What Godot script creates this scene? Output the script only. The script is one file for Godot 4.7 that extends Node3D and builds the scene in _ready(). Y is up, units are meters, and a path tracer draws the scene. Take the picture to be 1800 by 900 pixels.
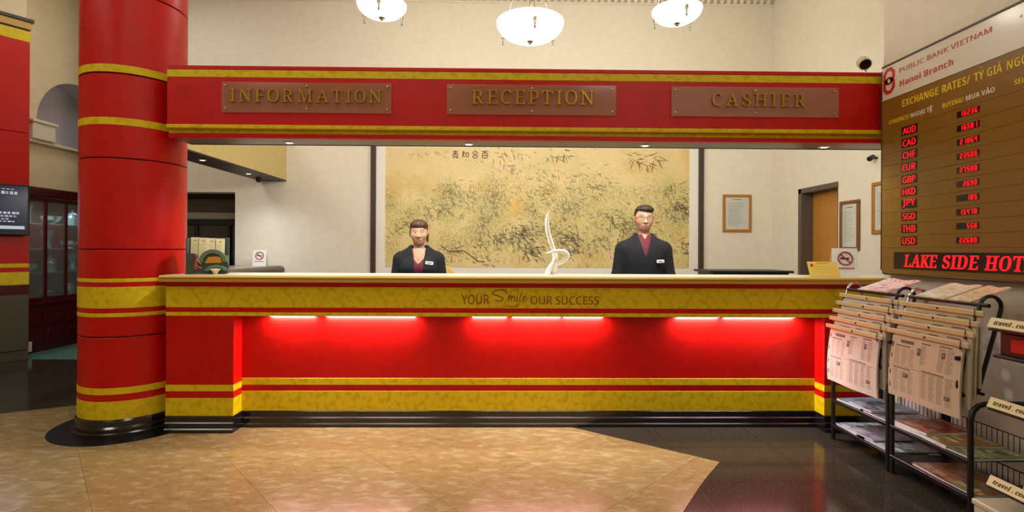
extends Node3D
# A hotel reception: red and gold counter with an overhead fascia, two receptionists, a round column, a rate board and newspaper racks.
# Units are metres, y up. V(x, y, d) puts a point d metres in front of the camera's position (z = -d).

var M := {}
var taken := {}
var rng := RandomNumberGenerator.new()
var sans: SystemFont
var sans_bold: SystemFont
var serif: SystemFont
var serif_bold: SystemFont
const WALL_X := 2.62
const FRONT := 3.50       # front plane of fascia, counter band and pilasters
const COL := Vector3(-2.65, 0, -3.72)
const COL_R := 0.315
const BACK := 6.6
const CEIL := 4.5
var side_frame := Basis(Vector3(0, 0, 1), Vector3(0, 1, 0), Vector3(-1, 0, 0))   # things on the right wall: x runs along the wall towards the room's front, z out of the wall

func V(x: float, y: float, d: float) -> Vector3:
	return Vector3(x, y, -d)

# ---------------------------------------------------------------- naming
func numbered(called: String) -> String:
	if not taken.has(called):
		taken[called] = 0
		return called
	taken[called] += 1
	return "%s_%03d" % [called, taken[called]]

func tag(o: Node3D, label: String, category: String, group := "") -> Node3D:
	o.set_meta("label", label)
	o.set_meta("category", category)
	if group:
		o.set_meta("group", group)
	return o

func thing(called: String, label: String, category: String, at := Vector3.ZERO, turn := 0.0, group := "") -> Node3D:
	var o := Node3D.new()
	o.name = numbered(called)
	add_child(o)
	o.position = at
	o.rotation.y = turn
	tag(o, label, category, group)
	return o

func obj(called: String, mesh: Mesh, m: Material, parent: Node = self) -> MeshInstance3D:
	var o := MeshInstance3D.new()
	o.name = numbered(called) if parent == self else called
	o.mesh = mesh
	o.material_override = m
	o.cast_shadow = GeometryInstance3D.SHADOW_CASTING_SETTING_ON
	parent.add_child(o, true)
	return o

func struct(called: String, mesh: Mesh, m: Material, parent: Node = self) -> MeshInstance3D:
	var o := obj(called, mesh, m, parent)
	if parent == self:
		o.set_meta("kind", "structure")
	return o

# ---------------------------------------------------------------- geometry
func begin(smooth := false) -> SurfaceTool:
	var st := SurfaceTool.new()
	st.begin(Mesh.PRIMITIVE_TRIANGLES)
	st.set_smooth_group(0 if smooth else -1)
	return st

func done(st: SurfaceTool) -> ArrayMesh:
	st.generate_normals()
	return st.commit()

func quad(st: SurfaceTool, a: Vector3, b: Vector3, c: Vector3, e: Vector3) -> void:   # counter-clockwise seen from outside
	for p in [a, c, b, a, e, c]:
		st.add_vertex(p)

func tri(st: SurfaceTool, a: Vector3, b: Vector3, c: Vector3) -> void:
	for p in [a, c, b]:
		st.add_vertex(p)

func cbox(st: SurfaceTool, size: Vector3, bev: float, xf: Transform3D) -> void:
	var h := size / 2.0
	bev = minf(bev, minf(h.x, minf(h.y, h.z)) * 0.9)
	var I := h - Vector3.ONE * bev
	var P := func(sx: float, sy: float, sz: float, ax: int) -> Vector3:
		var p := Vector3(sx * I.x, sy * I.y, sz * I.z)
		p[ax] = [sx, sy, sz][ax] * h[ax]
		return xf * p
	for ax in 3:
		var u := (ax + 1) % 3
		var v := (ax + 2) % 3
		for s in [-1.0, 1.0]:
			var c := []
			for k in [[-1.0, -1.0], [1.0, -1.0], [1.0, 1.0], [-1.0, 1.0]]:
				var q := [0.0, 0.0, 0.0]
				q[ax] = s
				q[u] = k[0]
				q[v] = k[1]
				c.append(P.call(q[0], q[1], q[2], ax))
			if s > 0:
				quad(st, c[0], c[1], c[2], c[3])
			else:
				quad(st, c[3], c[2], c[1], c[0])
	if bev <= 0.0:
		return
	for ax in 3:      # edges parallel to axis ax
		var u := (ax + 1) % 3
		var v := (ax + 2) % 3
		for su in [-1.0, 1.0]:
			for sv in [-1.0, 1.0]:
				var q0 := [0.0, 0.0, 0.0]
				q0[u] = su
				q0[v] = sv
				var q1 := q0.duplicate()
				q0[ax] = -1.0
				q1[ax] = 1.0
				var a: Vector3 = P.call(q0[0], q0[1], q0[2], u)
				var b: Vector3 = P.call(q0[0], q0[1], q0[2], v)
				var c: Vector3 = P.call(q1[0], q1[1], q1[2], v)
				var e: Vector3 = P.call(q1[0], q1[1], q1[2], u)
				if su * sv > 0:
					quad(st, a, b, c, e)
				else:
					quad(st, e, c, b, a)
	for sx in [-1.0, 1.0]:
		for sy in [-1.0, 1.0]:
			for sz in [-1.0, 1.0]:
				var a: Vector3 = P.call(sx, sy, sz, 0)
				var b: Vector3 = P.call(sx, sy, sz, 1)
				var c: Vector3 = P.call(sx, sy, sz, 2)
				if sx * sy * sz > 0:
					tri(st, a, b, c)
				else:
					tri(st, a, c, b)

# box between world x, y and depth limits
func wbox(st: SurfaceTool, x0: float, x1: float, y0: float, y1: float, d0: float, d1: float, bev := 0.0) -> void:
	cbox(st, Vector3(absf(x1 - x0), absf(y1 - y0), absf(d1 - d0)), bev, Transform3D(Basis(), V((x0 + x1) / 2, (y0 + y1) / 2, (d0 + d1) / 2)))

func box_mesh(x0: float, x1: float, y0: float, y1: float, d0: float, d1: float, bev := 0.0) -> ArrayMesh:
	var st := begin()
	wbox(st, x0, x1, y0, y1, d0, d1, bev)
	return done(st)

# box given by its local minimum and maximum
func lbox(st: SurfaceTool, a: Vector3, b: Vector3, bev := 0.0) -> void:
	cbox(st, (b - a).abs(), bev, Transform3D(Basis(), (a + b) / 2))

func lbox_mesh(a: Vector3, b: Vector3, bev := 0.0) -> ArrayMesh:
	var st := begin()
	lbox(st, a, b, bev)
	return done(st)

func tube(st: SurfaceTool, pts: Array, radii: Array, sides := 10, closed := false, flat := 1.0) -> void:
	var n := pts.size()
	var rings := []
	var up := Vector3.ZERO
	for i in n:
		var p: Vector3 = pts[i]
		var prev: Vector3 = pts[(i - 1 + n) % n] if closed or i > 0 else p
		var next: Vector3 = pts[(i + 1) % n] if closed or i < n - 1 else p
		var t := (next - prev).normalized()
		if up == Vector3.ZERO:
			up = Vector3.UP if absf(t.y) < 0.9 else Vector3.RIGHT
		var side := t.cross(up).normalized()
		up = side.cross(t).normalized()
		var r: float = radii[mini(i, radii.size() - 1)]
		var ring := []
		for k in sides:
			var a := TAU * k / sides
			ring.append(p + side * cos(a) * r + up * sin(a) * r * flat)
		rings.append(ring)
	st.set_smooth_group(0)
	for i in (n if closed else n - 1):
		var A: Array = rings[i]
		var B: Array = rings[(i + 1) % n]
		for k in sides:
			var k2 := (k + 1) % sides
			quad(st, A[k], A[k2], B[k2], B[k])
	if not closed:
		st.set_smooth_group(-1)
		for k in range(1, sides - 1):
			tri(st, rings[0][0], rings[0][k + 1], rings[0][k])
			tri(st, rings[n - 1][0], rings[n - 1][k], rings[n - 1][k + 1])

func tube_mesh(pts: Array, r: float, sides := 10, closed := false) -> ArrayMesh:
	var st := begin(true)
	tube(st, pts, [r], sides, closed)
	return done(st)

func lathe(st: SurfaceTool, prof: Array, seg: int, xf := Transform3D(), a0 := 0.0, a1 := TAU) -> void:   # prof: Vector2(radius, height), from bottom to top
	for i in prof.size() - 1:
		var p: Vector2 = prof[i]
		var q: Vector2 = prof[i + 1]
		st.set_smooth_group(-1)
		for k in seg:
			var s := a0 + (a1 - a0) * k / seg
			var e := a0 + (a1 - a0) * (k + 1) / seg
			var A := Vector3(p.x * cos(s), p.y, p.x * sin(s))
			var B := Vector3(p.x * cos(e), p.y, p.x * sin(e))
			var C := Vector3(q.x * cos(e), q.y, q.x * sin(e))
			var D := Vector3(q.x * cos(s), q.y, q.x * sin(s))
			var n0 := Vector3(cos(s), 0, sin(s))
			var n1 := Vector3(cos(e), 0, sin(e))
			var slope := Vector2(q.y - p.y, p.x - q.x).normalized()
			var N0 := xf.basis * (n0 * slope.x + Vector3.UP * slope.y)
			var N1 := xf.basis * (n1 * slope.x + Vector3.UP * slope.y)
			for w in [[A, N0], [B, N1], [C, N1], [A, N0], [C, N1], [D, N0]]:
				st.set_normal(w[1])
				st.add_vertex(xf * w[0])

func lathe_mesh(prof: Array, seg := 32, xf := Transform3D(), a0 := 0.0, a1 := TAU) -> ArrayMesh:
	var st := SurfaceTool.new()
	st.begin(Mesh.PRIMITIVE_TRIANGLES)
	lathe(st, prof, seg, xf, a0, a1)
	return st.commit()

# a flat polygon (x, y) given thickness along local z
func prism(st: SurfaceTool, poly: PackedVector2Array, z0: float, z1: float, xf := Transform3D()) -> void:
	if Geometry2D.is_polygon_clockwise(poly):
		poly.reverse()
	var ix := Geometry2D.triangulate_polygon(poly)
	for i in range(0, ix.size(), 3):
		var a := poly[ix[i]]
		var b := poly[ix[i + 1]]
		var c := poly[ix[i + 2]]
		if (b - a).cross(c - a) < 0:
			var t := b
			b = c
			c = t
		tri(st, xf * Vector3(a.x, a.y, z1), xf * Vector3(b.x, b.y, z1), xf * Vector3(c.x, c.y, z1))
		tri(st, xf * Vector3(a.x, a.y, z0), xf * Vector3(c.x, c.y, z0), xf * Vector3(b.x, b.y, z0))
	for i in poly.size():
		var a := poly[i]
		var b := poly[(i + 1) % poly.size()]
		quad(st, xf * Vector3(a.x, a.y, z0), xf * Vector3(b.x, b.y, z0), xf * Vector3(b.x, b.y, z1), xf * Vector3(a.x, a.y, z1))

func prism_mesh(poly: PackedVector2Array, z0: float, z1: float, xf := Transform3D()) -> ArrayMesh:
	var st := begin()
	prism(st, poly, z0, z1, xf)
	return done(st)

# a curved sheet with thickness and texture coordinates; f(u, v) gives a point, v = 0 at the top
func sheet_mesh(f: Callable, nu: int, nv: int, thick: Vector3) -> ArrayMesh:
	var st := begin(true)
	for side in 2:
		for i in nu:
			for j in nv:
				var c := []
				for k in [[0, 0], [0, 1], [1, 1], [1, 0]]:
					var u := float(i + k[0]) / nu
					var v := float(j + k[1]) / nv
					c.append([f.call(u, v) - (thick if side == 1 else Vector3.ZERO), Vector2(u if side == 0 else 1.0 - u, v)])
				if side == 1:
					c.reverse()
				for k in [0, 2, 1, 0, 3, 2]:
					st.set_uv(c[k][1])
					st.add_vertex(c[k][0])
	st.set_smooth_group(-1)
	st.set_uv(Vector2(0.002, 0.002))
	var rim := []
	for i in nu: rim.append(Vector2(float(i) / nu, 0))
	for j in nv: rim.append(Vector2(1, float(j) / nv))
	for i in nu: rim.append(Vector2(1.0 - float(i) / nu, 1))
	for j in nv: rim.append(Vector2(0, 1.0 - float(j) / nv))
	for i in rim.size():
		var a: Vector3 = f.call(rim[i].x, rim[i].y)
		var n: Vector2 = rim[(i + 1) % rim.size()]
		var b: Vector3 = f.call(n.x, n.y)
		quad(st, a, b, b - thick, a - thick)
	return done(st)

# a flat printed card in local x, y facing +z, with texture coordinates on the face
func card_mesh(w: float, h: float, t: float) -> ArrayMesh:
	return sheet_mesh(func(u, v): return Vector3((u - 0.5) * w, (1.0 - v) * h, t / 2), 1, 1, Vector3(0, 0, t))

func arc(c: Vector2, r: float, a0: float, a1: float, n: int) -> Array:
	var out := []
	for i in n + 1:
		var a := lerpf(a0, a1, float(i) / n)
		out.append(c + Vector2(cos(a), sin(a)) * r)
	return out

# ---------------------------------------------------------------- lettering
func text(called: String, s: String, font: Font, base: Vector3, width: float, cap: float, depth: float, m: Material, parent: Node, slant := 0.0) -> MeshInstance3D:
	var t := TextMesh.new()
	t.text = s
	t.font = font
	t.font_size = 48
	t.pixel_size = 0.01
	t.depth = 0.1
	t.curve_step = 2.0
	t.horizontal_alignment = HORIZONTAL_ALIGNMENT_LEFT
	var box := t.get_aabb()
	var o := obj(called, t, m, parent)
	var k := cap / (0.48 * 0.714)
	var kx := width / box.size.x if width > 0 else k
	var basis := Basis(Vector3(kx, 0, 0), Vector3(slant * k, k, 0), Vector3(0, 0, depth / 0.1))
	o.transform = Transform3D(basis, base - basis * Vector3(box.position.x, box.position.y if not s.contains("/") else base_of(font), box.position.z))
	return o

func base_of(font: Font) -> float:
	var t := TextMesh.new()
	t.text = "E"
	t.font = font
	t.font_size = 48
	t.pixel_size = 0.01
	return t.get_aabb().position.y

const SEGMENTS := {"0": "abcdef", "1": "bc", "2": "abged", "3": "abgcd", "4": "fgbc", "5": "afgcd", "6": "afgedc", "7": "abc", "8": "abcdefg", "9": "abcdfg"}
func digits(s: String, h: float, pitch: float) -> ArrayMesh:
	var st := begin()
	var w := pitch * 0.62
	var t := h * 0.13
	var x := 0.0
	for ch in s:
		for g in SEGMENTS[ch]:
			var a := Vector3.ZERO
			var b := Vector3.ZERO
			match g:
				"a": a = Vector3(0, h - t, 0); b = Vector3(w, h, 0)
				"d": a = Vector3(0, 0, 0); b = Vector3(w, t, 0)
				"g": a = Vector3(0, h / 2 - t / 2, 0); b = Vector3(w, h / 2 + t / 2, 0)
				"f": a = Vector3(0, h / 2, 0); b = Vector3(t, h, 0)
				"e": a = Vector3(0, 0, 0); b = Vector3(t, h / 2, 0)
				"b": a = Vector3(w - t, h / 2, 0); b = Vector3(w, h, 0)
				"c": a = Vector3(w - t, 0, 0); b = Vector3(w, h / 2, 0)
			lbox(st, Vector3(x, 0, 0) + a, Vector3(x, 0, 0.002) + b)
		x += pitch
	return done(st)

# ---------------------------------------------------------------- materials
func mat(key: String, c: Color, rough: float, metal := 0.0) -> StandardMaterial3D:
	var m := StandardMaterial3D.new()
	m.resource_name = key
	m.albedo_color = c
	m.roughness = rough
	m.metallic = metal
	M[key] = m
	return m

func noise_tex(seed_: int, freq: float, stops: Array, colors: Array, type := FastNoiseLite.TYPE_SIMPLEX_SMOOTH, octaves := 4, size := 512, warp := 0.0) -> NoiseTexture2D:
	var n := FastNoiseLite.new()
	n.seed = seed_
	n.noise_type = type
	n.frequency = freq
	n.fractal_octaves = octaves
	if warp > 0.0:
		n.domain_warp_enabled = true
		n.domain_warp_amplitude = warp
		n.domain_warp_frequency = freq * 1.5
	var g := Gradient.new()
	g.offsets = PackedFloat32Array(stops)
	g.colors = PackedColorArray(colors)
	var t := NoiseTexture2D.new()
	t.width = size
	t.height = size
	t.seamless = true
	t.noise = n
	t.color_ramp = g
	return t

func tri_mat(key: String, tex: Texture2D, scale: Vector3, rough: float, world := true) -> StandardMaterial3D:
	var m := mat(key, Color.WHITE, rough)
	m.albedo_texture = tex
	m.uv1_triplanar = true
	m.uv1_world_triplanar = world
	m.uv1_scale = scale
	return m

func glow(key: String, c: Color, e: float, base := Color(0.1, 0.1, 0.1)) -> StandardMaterial3D:
	var m := mat(key, base, 0.4)
	m.emission_enabled = true
	m.emission = c
	m.emission_energy_multiplier = e
	return m

func pane(key: String, c: Color, alpha: float, rough := 0.04) -> StandardMaterial3D:
	var m := mat(key, Color(c.r, c.g, c.b, alpha), rough)
	m.transparency = BaseMaterial3D.TRANSPARENCY_ALPHA
	return m

func printed(key: String, im: Image, rough := 0.6) -> StandardMaterial3D:
	var m := mat(key, Color.WHITE, rough)
	m.albedo_texture = ImageTexture.create_from_image(im)
	m.texture_repeat = false
	return m

func rgb(r: float, g: float, b: float) -> Color:
	return Color(r / 255.0, g / 255.0, b / 255.0)

func make_materials() -> void:
	var red := mat("red_lacquer", rgb(196, 7, 1), 0.38)
	red.metallic_specular = 0.42
	var rt := noise_tex(11, 0.01, [0.0, 0.5, 1.0], [Color(0.9, 0.88, 0.86), Color(1, 1, 1), Color(0.95, 0.9, 0.9)])
	red.albedo_texture = rt
	red.uv1_triplanar = true
	red.uv1_world_triplanar = true
	red.uv1_scale = Vector3(0.8, 0.8, 0.8)
	var gold := tri_mat("gold_brocade", noise_tex(5, 0.020, [0.0, 0.38, 0.46, 0.56, 1.0], [rgb(192, 166, 6), rgb(208, 178, 8), rgb(220, 190, 12), rgb(224, 194, 16), rgb(208, 187, 10)], FastNoiseLite.TYPE_SIMPLEX_SMOOTH, 3, 512, 25.0), Vector3(1.6, 1.6, 1.6), 0.5)
	gold.metallic_specular = 0.4
	mat("gold_trim", rgb(190, 148, 60), 0.38)
	mat("dark_groove", rgb(40, 14, 10), 0.6)
	var black := mat("black_gloss", rgb(24, 20, 22), 0.16)
	black.metallic_specular = 0.6
	tri_mat("marble_a", noise_tex(21, 0.011, [0.0, 0.3, 0.45, 0.52, 0.62, 0.8, 1.0], [rgb(131, 103, 61), rgb(146, 122, 78), rgb(152, 130, 87), rgb(141, 116, 72), rgb(157, 137, 93), rgb(167, 150, 108), rgb(172, 160, 124)], FastNoiseLite.TYPE_SIMPLEX_SMOOTH, 6, 1024, 90.0), Vector3(0.55, 0.5, 1.5), 0.2)
	tri_mat("marble_b", noise_tex(22, 0.012, [0.0, 0.3, 0.45, 0.52, 0.62, 0.8, 1.0], [rgb(127, 99, 58), rgb(145, 118, 72), rgb(150, 127, 83), rgb(138, 111, 67), rgb(154, 132, 90), rgb(163, 144, 105), rgb(172, 156, 119)], FastNoiseLite.TYPE_SIMPLEX_SMOOTH, 6, 1024, 90.0), Vector3(0.60, 0.5, 1.4), 0.2)
	for k in 2:
		var mm: StandardMaterial3D = M["marble_" + "ab"[k]]
		mm.metallic_specular = 0.45
	var gr := tri_mat("granite", noise_tex(31, 0.11, [0.0, 0.45, 0.6, 0.75, 1.0], [rgb(28, 26, 21), rgb(42, 38, 31), rgb(56, 50, 41), rgb(90, 82, 69), rgb(122, 114, 98)], FastNoiseLite.TYPE_SIMPLEX_SMOOTH, 5, 1024), Vector3(1.5, 1.5, 1.5), 0.13)
	gr.metallic_specular = 0.34
	tri_mat("granite_pillar", noise_tex(32, 0.09, [0.0, 0.5, 1.0], [rgb(62, 56, 44), rgb(84, 76, 60), rgb(108, 98, 78)], FastNoiseLite.TYPE_SIMPLEX_SMOOTH, 5), Vector3(1.5, 1.5, 1.5), 0.35)
	mat("grout", rgb(120, 96, 66), 0.8)
	var wall := tri_mat("wall_paint", noise_tex(41, 0.02, [0.0, 1.0], [rgb(232, 224, 208), rgb(238, 231, 216)]), Vector3(0.7, 0.7, 0.7), 0.82)
	wall.metallic_specular = 0.3
	tri_mat("wall_cream", noise_tex(42, 0.02, [0.0, 1.0], [rgb(222, 206, 172), rgb(230, 215, 182)]), Vector3(0.7, 0.7, 0.7), 0.82)
	mat("ceiling_paint", rgb(238, 230, 214), 0.9)
	mat("arch_paint", rgb(222, 216, 222), 0.8)
	tri_mat("soffit_laminate", noise_tex(43, 0.02, [0.0, 0.5, 1.0], [rgb(96, 82, 62), rgb(112, 98, 76), rgb(126, 112, 88)]), Vector3(0.5, 2, 6), 0.3)
	tri_mat("beam_veneer", noise_tex(44, 0.03, [0.0, 0.5, 1.0], [rgb(196, 174, 108), rgb(208, 188, 124), rgb(218, 200, 140)]), Vector3(4, 0.5, 4), 0.4)
	tri_mat("door_wood", noise_tex(45, 0.02, [0.0, 0.4, 0.55, 1.0], [rgb(172, 112, 38), rgb(192, 130, 50), rgb(200, 140, 58), rgb(184, 122, 44)], FastNoiseLite.TYPE_SIMPLEX_SMOOTH, 5), Vector3(5, 0.35, 5), 0.42)
	mat("door_frame", rgb(96, 84, 74), 0.5)
	mat("dark_brown", rgb(58, 40, 32), 0.5)
	mat("lattice_wood", rgb(74, 60, 46), 0.5)
	mat("frame_wood", rgb(176, 118, 40), 0.35)
	mat("frame_wood_dark", rgb(128, 78, 34), 0.35)
	mat("mat_board", rgb(238, 234, 226), 0.7)
	mat("paper_white", rgb(232, 232, 228), 0.7)
	mat("counter_stone", rgb(206, 196, 174), 0.3)
	mat("cabinet_wood", rgb(74, 16, 14), 0.3)
	mat("white_plastic", rgb(225, 222, 214), 0.4)
	mat("grey_top", rgb(150, 142, 128), 0.3)
	mat("grey_edge", rgb(84, 72, 60), 0.4)
	mat("black_plastic", rgb(22, 22, 24), 0.38)
	mat("black_metal", rgb(16, 15, 16), 0.36)
	mat("chrome", rgb(205, 200, 196), 0.14, 1.0)
	mat("steel", rgb(190, 178, 150), 0.25, 1.0)
	mat("letter_gold", rgb(176, 138, 36), 0.32, 0.55)
	mat("slogan_red", rgb(150, 62, 14), 0.5)
	mat("glaze_white", rgb(240, 232, 220), 0.16)
	mat("stick_wood", rgb(206, 190, 142), 0.5)
	tri_mat("carpet", noise_tex(51, 0.06, [0.0, 0.42, 0.5, 0.62, 0.75, 1.0], [rgb(36, 74, 72), rgb(52, 104, 98), rgb(60, 118, 110), rgb(66, 122, 112), rgb(140, 92, 58), rgb(150, 96, 60)], FastNoiseLite.TYPE_SIMPLEX_SMOOTH, 2), Vector3(1, 1, 1), 0.95)
	pane("acrylic", rgb(186, 150, 116), 0.26, 0.1)
	pane("glass", rgb(210, 225, 220), 0.08)
	pane("dark_glass", rgb(34, 48, 54), 0.4)
	mat("suit", rgb(15, 14, 17), 0.9)
	M.suit.rim_enabled = true
	M.suit.rim = 0.06
	mat("maroon_shirt", rgb(96, 14, 34), 0.75)
	mat("trousers", rgb(22, 21, 24), 0.85)
	mat("shoe", rgb(16, 14, 14), 0.3)
	mat("hair_dark", rgb(40, 27, 20), 0.5)
	mat("hair_brown", rgb(74, 46, 30), 0.5)
	var skin := mat("skin", Color.WHITE, 0.55)
	skin.vertex_color_use_as_albedo = true
	skin.subsurf_scatter_enabled = true
	skin.subsurf_scatter_strength = 0.08
	mat("board_brown", rgb(138, 98, 28), 0.3)
	mat("board_header", rgb(226, 218, 202), 0.14)
	mat("board_frame", rgb(64, 44, 26), 0.4)
	mat("board_gold", rgb(168, 128, 56), 0.4)
	mat("logo_red", rgb(200, 36, 30), 0.4)
	mat("text_red", rgb(196, 70, 56), 0.4)
	mat("text_yellow", rgb(232, 200, 20), 0.45)
	mat("text_white", rgb(226, 220, 206), 0.45)
	mat("led_window", rgb(30, 4, 4), 0.25)
	glow("led_red", Color(1.0, 0.05, 0.10), 1.5, rgb(60, 0, 0))
	glow("bowl_glow", Color(1.0, 0.985, 0.95), 1.3, rgb(240, 232, 216))
	M.bowl_glow.backlight_enabled = false
	glow("panel_glow", Color(1.0, 0.985, 0.945), 2.0, rgb(240, 232, 216))
	glow("downlight_glow", Color(1.0, 0.92, 0.85), 6.0, rgb(240, 232, 216))
	glow("tube_glow", Color(1.0, 0.84, 0.88), 2.4, rgb(240, 232, 226))
	mat("chair_gold", rgb(214, 178, 92), 0.5)
	mat("chair_red", rgb(150, 34, 16), 0.5)
	mat("holder_green", rgb(62, 76, 64), 0.4)
	mat("holder_green_light", rgb(92, 112, 92), 0.45)
	mat("figure_brown", rgb(130, 62, 34), 0.5)
	mat("figure_cream", rgb(222, 200, 160), 0.5)
	mat("figure_gold", rgb(206, 140, 44), 0.4)
	mat("card_gold", rgb(222, 190, 84), 0.35)
	mat("sign_red", rgb(150, 60, 52), 0.5)
	mat("label_cream", rgb(232, 218, 158), 0.4)
	mat("ink", rgb(30, 26, 24), 0.6)
	mat("cream_box", rgb(206, 194, 160), 0.5)
	mat("outlet", rgb(220, 214, 196), 0.4)
	mat("clay_block", rgb(226, 218, 202), 0.7)
	mat("glassware", rgb(150, 170, 172), 0.12, 0.6)
	mat("silverware", rgb(200, 202, 204), 0.2, 1.0)

# ---------------------------------------------------------------- printed pictures
func stroke(buf: PackedByteArray, W: int, H: int, x: float, y: float, len: float, ang: float, wid: float, c: Color, a: float) -> void:
	var n := int(maxf(2.0, len * 1.2))
	var dx := cos(ang)
	var dy := sin(ang)
	for i in n:
		var t := float(i) / (n - 1)
		var w := wid * sin(PI * clampf(0.08 + t * 0.92, 0.0, 1.0))
		var hw := int(ceil(w / 2.0))
		for k in range(-hw, hw + 1):
			if absf(k) > w / 2.0 + 0.3:
				continue
			var px := int(x + dx * len * t - dy * k)
			var py := int(y + dy * len * t + dx * k)
			if px < 0 or py < 0 or px >= W or py >= H:
				continue
			var o := (py * W + px) * 3
			buf[o] = int(lerpf(buf[o], c.r8, a))
			buf[o + 1] = int(lerpf(buf[o + 1], c.g8, a))
			buf[o + 2] = int(lerpf(buf[o + 2], c.b8, a))

func painting_image() -> Image:
	var W := 1400
	var H := 548
	var small := Image.create(175, 69, false, Image.FORMAT_RGB8)
	var n1 := FastNoiseLite.new()
	n1.seed = 3
	n1.frequency = 0.03
	var n2 := FastNoiseLite.new()
	n2.seed = 9
	n2.frequency = 0.08
	for j in 69:
		for i in 175:
			var u := i / 174.0
			var v := j / 68.0
			var c := rgb(228, 204, 148)
			var wash := clampf(n1.get_noise_2d(i, j) * 0.9 + 0.42 - absf(v - 0.58) * 0.9, 0.0, 1.0)
			c = c.lerp(rgb(200, 190, 128), wash)
			c = c.lerp(rgb(232, 212, 162), clampf(n2.get_noise_2d(i, j + 200) * 0.8, 0, 0.6))
			c = c.lerp(rgb(222, 178, 96), clampf(n1.get_noise_2d(i + 400, j) * 1.1 - 0.1, 0, 0.5))
			small.set_pixel(i, j, c)
	small.resize(W, H, Image.INTERPOLATE_CUBIC)
	var buf := small.get_data()
	rng.seed = 77
	var dens := FastNoiseLite.new()
	dens.seed = 14
	dens.frequency = 0.006
	# massed leaves
	for i in 32000:
		var x := rng.randf() * W
		var y := H * clampf(rng.randfn(0.60, 0.21), 0.0, 1.0)
		var k := dens.get_noise_2d(x, y) + 0.46 - (0.35 if x < W * 0.17 else 0.0) - (0.3 if y < H * 0.3 else 0.0) - (0.25 if y > H * 0.88 else 0.0)
		if k < rng.randf() * 0.5 - 0.18:
			continue
		var dark := clampf((k - 0.2) * 1.2 + rng.randfn(0, 0.2), 0.0, 1.0)
		var c := rgb(196, 182, 112).lerp(rgb(96, 92, 56), dark * dark)
		stroke(buf, W, H, x, y, rng.randf_range(5, 15), rng.randf_range(0.2, 2.9), rng.randf_range(1.5, 4.2), c, rng.randf_range(0.35, 0.7))
	# pale leaves between them
	for i in 5200:
		var x := rng.randf() * W
		var y := H * clampf(rng.randfn(0.6, 0.2), 0.0, 1.0)
		stroke(buf, W, H, x, y, rng.randf_range(6, 16), rng.randf_range(0.2, 2.9), rng.randf_range(1.5, 3.4), rgb(238, 216, 146), 0.55)
	# dark clumps: u, v, radius, count, darkness
	for q in [[0.46, 0.74, 0.030, 90, 0.95], [0.475, 0.86, 0.022, 80, 1.0], [0.44, 0.68, 0.028, 40, 0.8], [0.60, 0.75, 0.022, 60, 0.9], [0.62, 0.84, 0.020, 40, 0.8], [0.975, 0.50, 0.025, 60, 0.9], [0.95, 0.42, 0.03, 30, 0.7], [0.76, 0.60, 0.028, 26, 0.95], [0.37, 0.75, 0.022, 70, 0.55], [0.07, 0.67, 0.03, 40, 0.6], [0.33, 0.80, 0.02, 16, 0.9], [0.30, 0.95, 0.03, 30, 0.7], [0.97, 0.83, 0.02, 18, 0.9], [0.40, 0.10, 0.035, 40, 0.5], [0.16, 0.52, 0.03, 60, 0.5], [0.66, 0.35, 0.05, 80, 0.5], [0.5, 0.42, 0.06, 120, 0.5], [0.70, 0.80, 0.04, 70, 0.6], [0.25, 0.42, 0.05, 80, 0.42], [0.82, 0.72, 0.05, 80, 0.55]]:
		for i in q[3]:
			var x: float = W * q[0] + rng.randfn(0, W * q[2])
			var y: float = H * q[1] + rng.randfn(0, W * q[2] * 0.7)
			stroke(buf, W, H, x, y, rng.randf_range(12, 32), rng.randf_range(-0.4, 1.6), rng.randf_range(2.0, 5.0), rgb(150, 136, 84).lerp(rgb(48, 40, 30), q[4]), 0.5)
	# bare twigs hanging in at the top and sides
	for q in [[0.545, 0.06, 8], [0.58, 0.05, 8], [0.83, 0.10, 10], [0.86, 0.14, 9], [0.89, 0.08, 8], [0.80, 0.06, 5], [0.94, 0.3, 6], [0.735, 0.56, 8], [0.78, 0.62, 8], [0.955, 0.46, 8], [0.985, 0.78, 6], [0.22, 0.86, 7]]:
		for i in q[2]:
			stroke(buf, W, H, W * q[0] + rng.randfn(0, 16), H * q[1] + rng.randfn(0, 10), rng.randf_range(22, 58), rng.randf_range(-0.5, 2.0), rng.randf_range(1.5, 3.4), rgb(66, 56, 36), 0.75)
	for q in [[0.43, 0.47], [0.54, 0.36], [0.42, 0.55], [0.31, 0.33], [0.45, 0.5]]:       # ochre blossoms
		for i in 90:
			stroke(buf, W, H, W * q[0] + rng.randfn(0, 14), H * q[1] + rng.randfn(0, 18), rng.randf_range(4, 10), rng.randf() * TAU, 3.0, rgb(226, 170, 70), 0.5)
	for i in 60:                                                                                          # long low branch
		var t := i / 59.0
		stroke(buf, W, H, W * (0.18 + 0.14 * t), H * (0.82 + 0.12 * t + 0.02 * sin(t * 9.0)), 14, 0.35, 4, rgb(90, 80, 50), 0.6)
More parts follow.
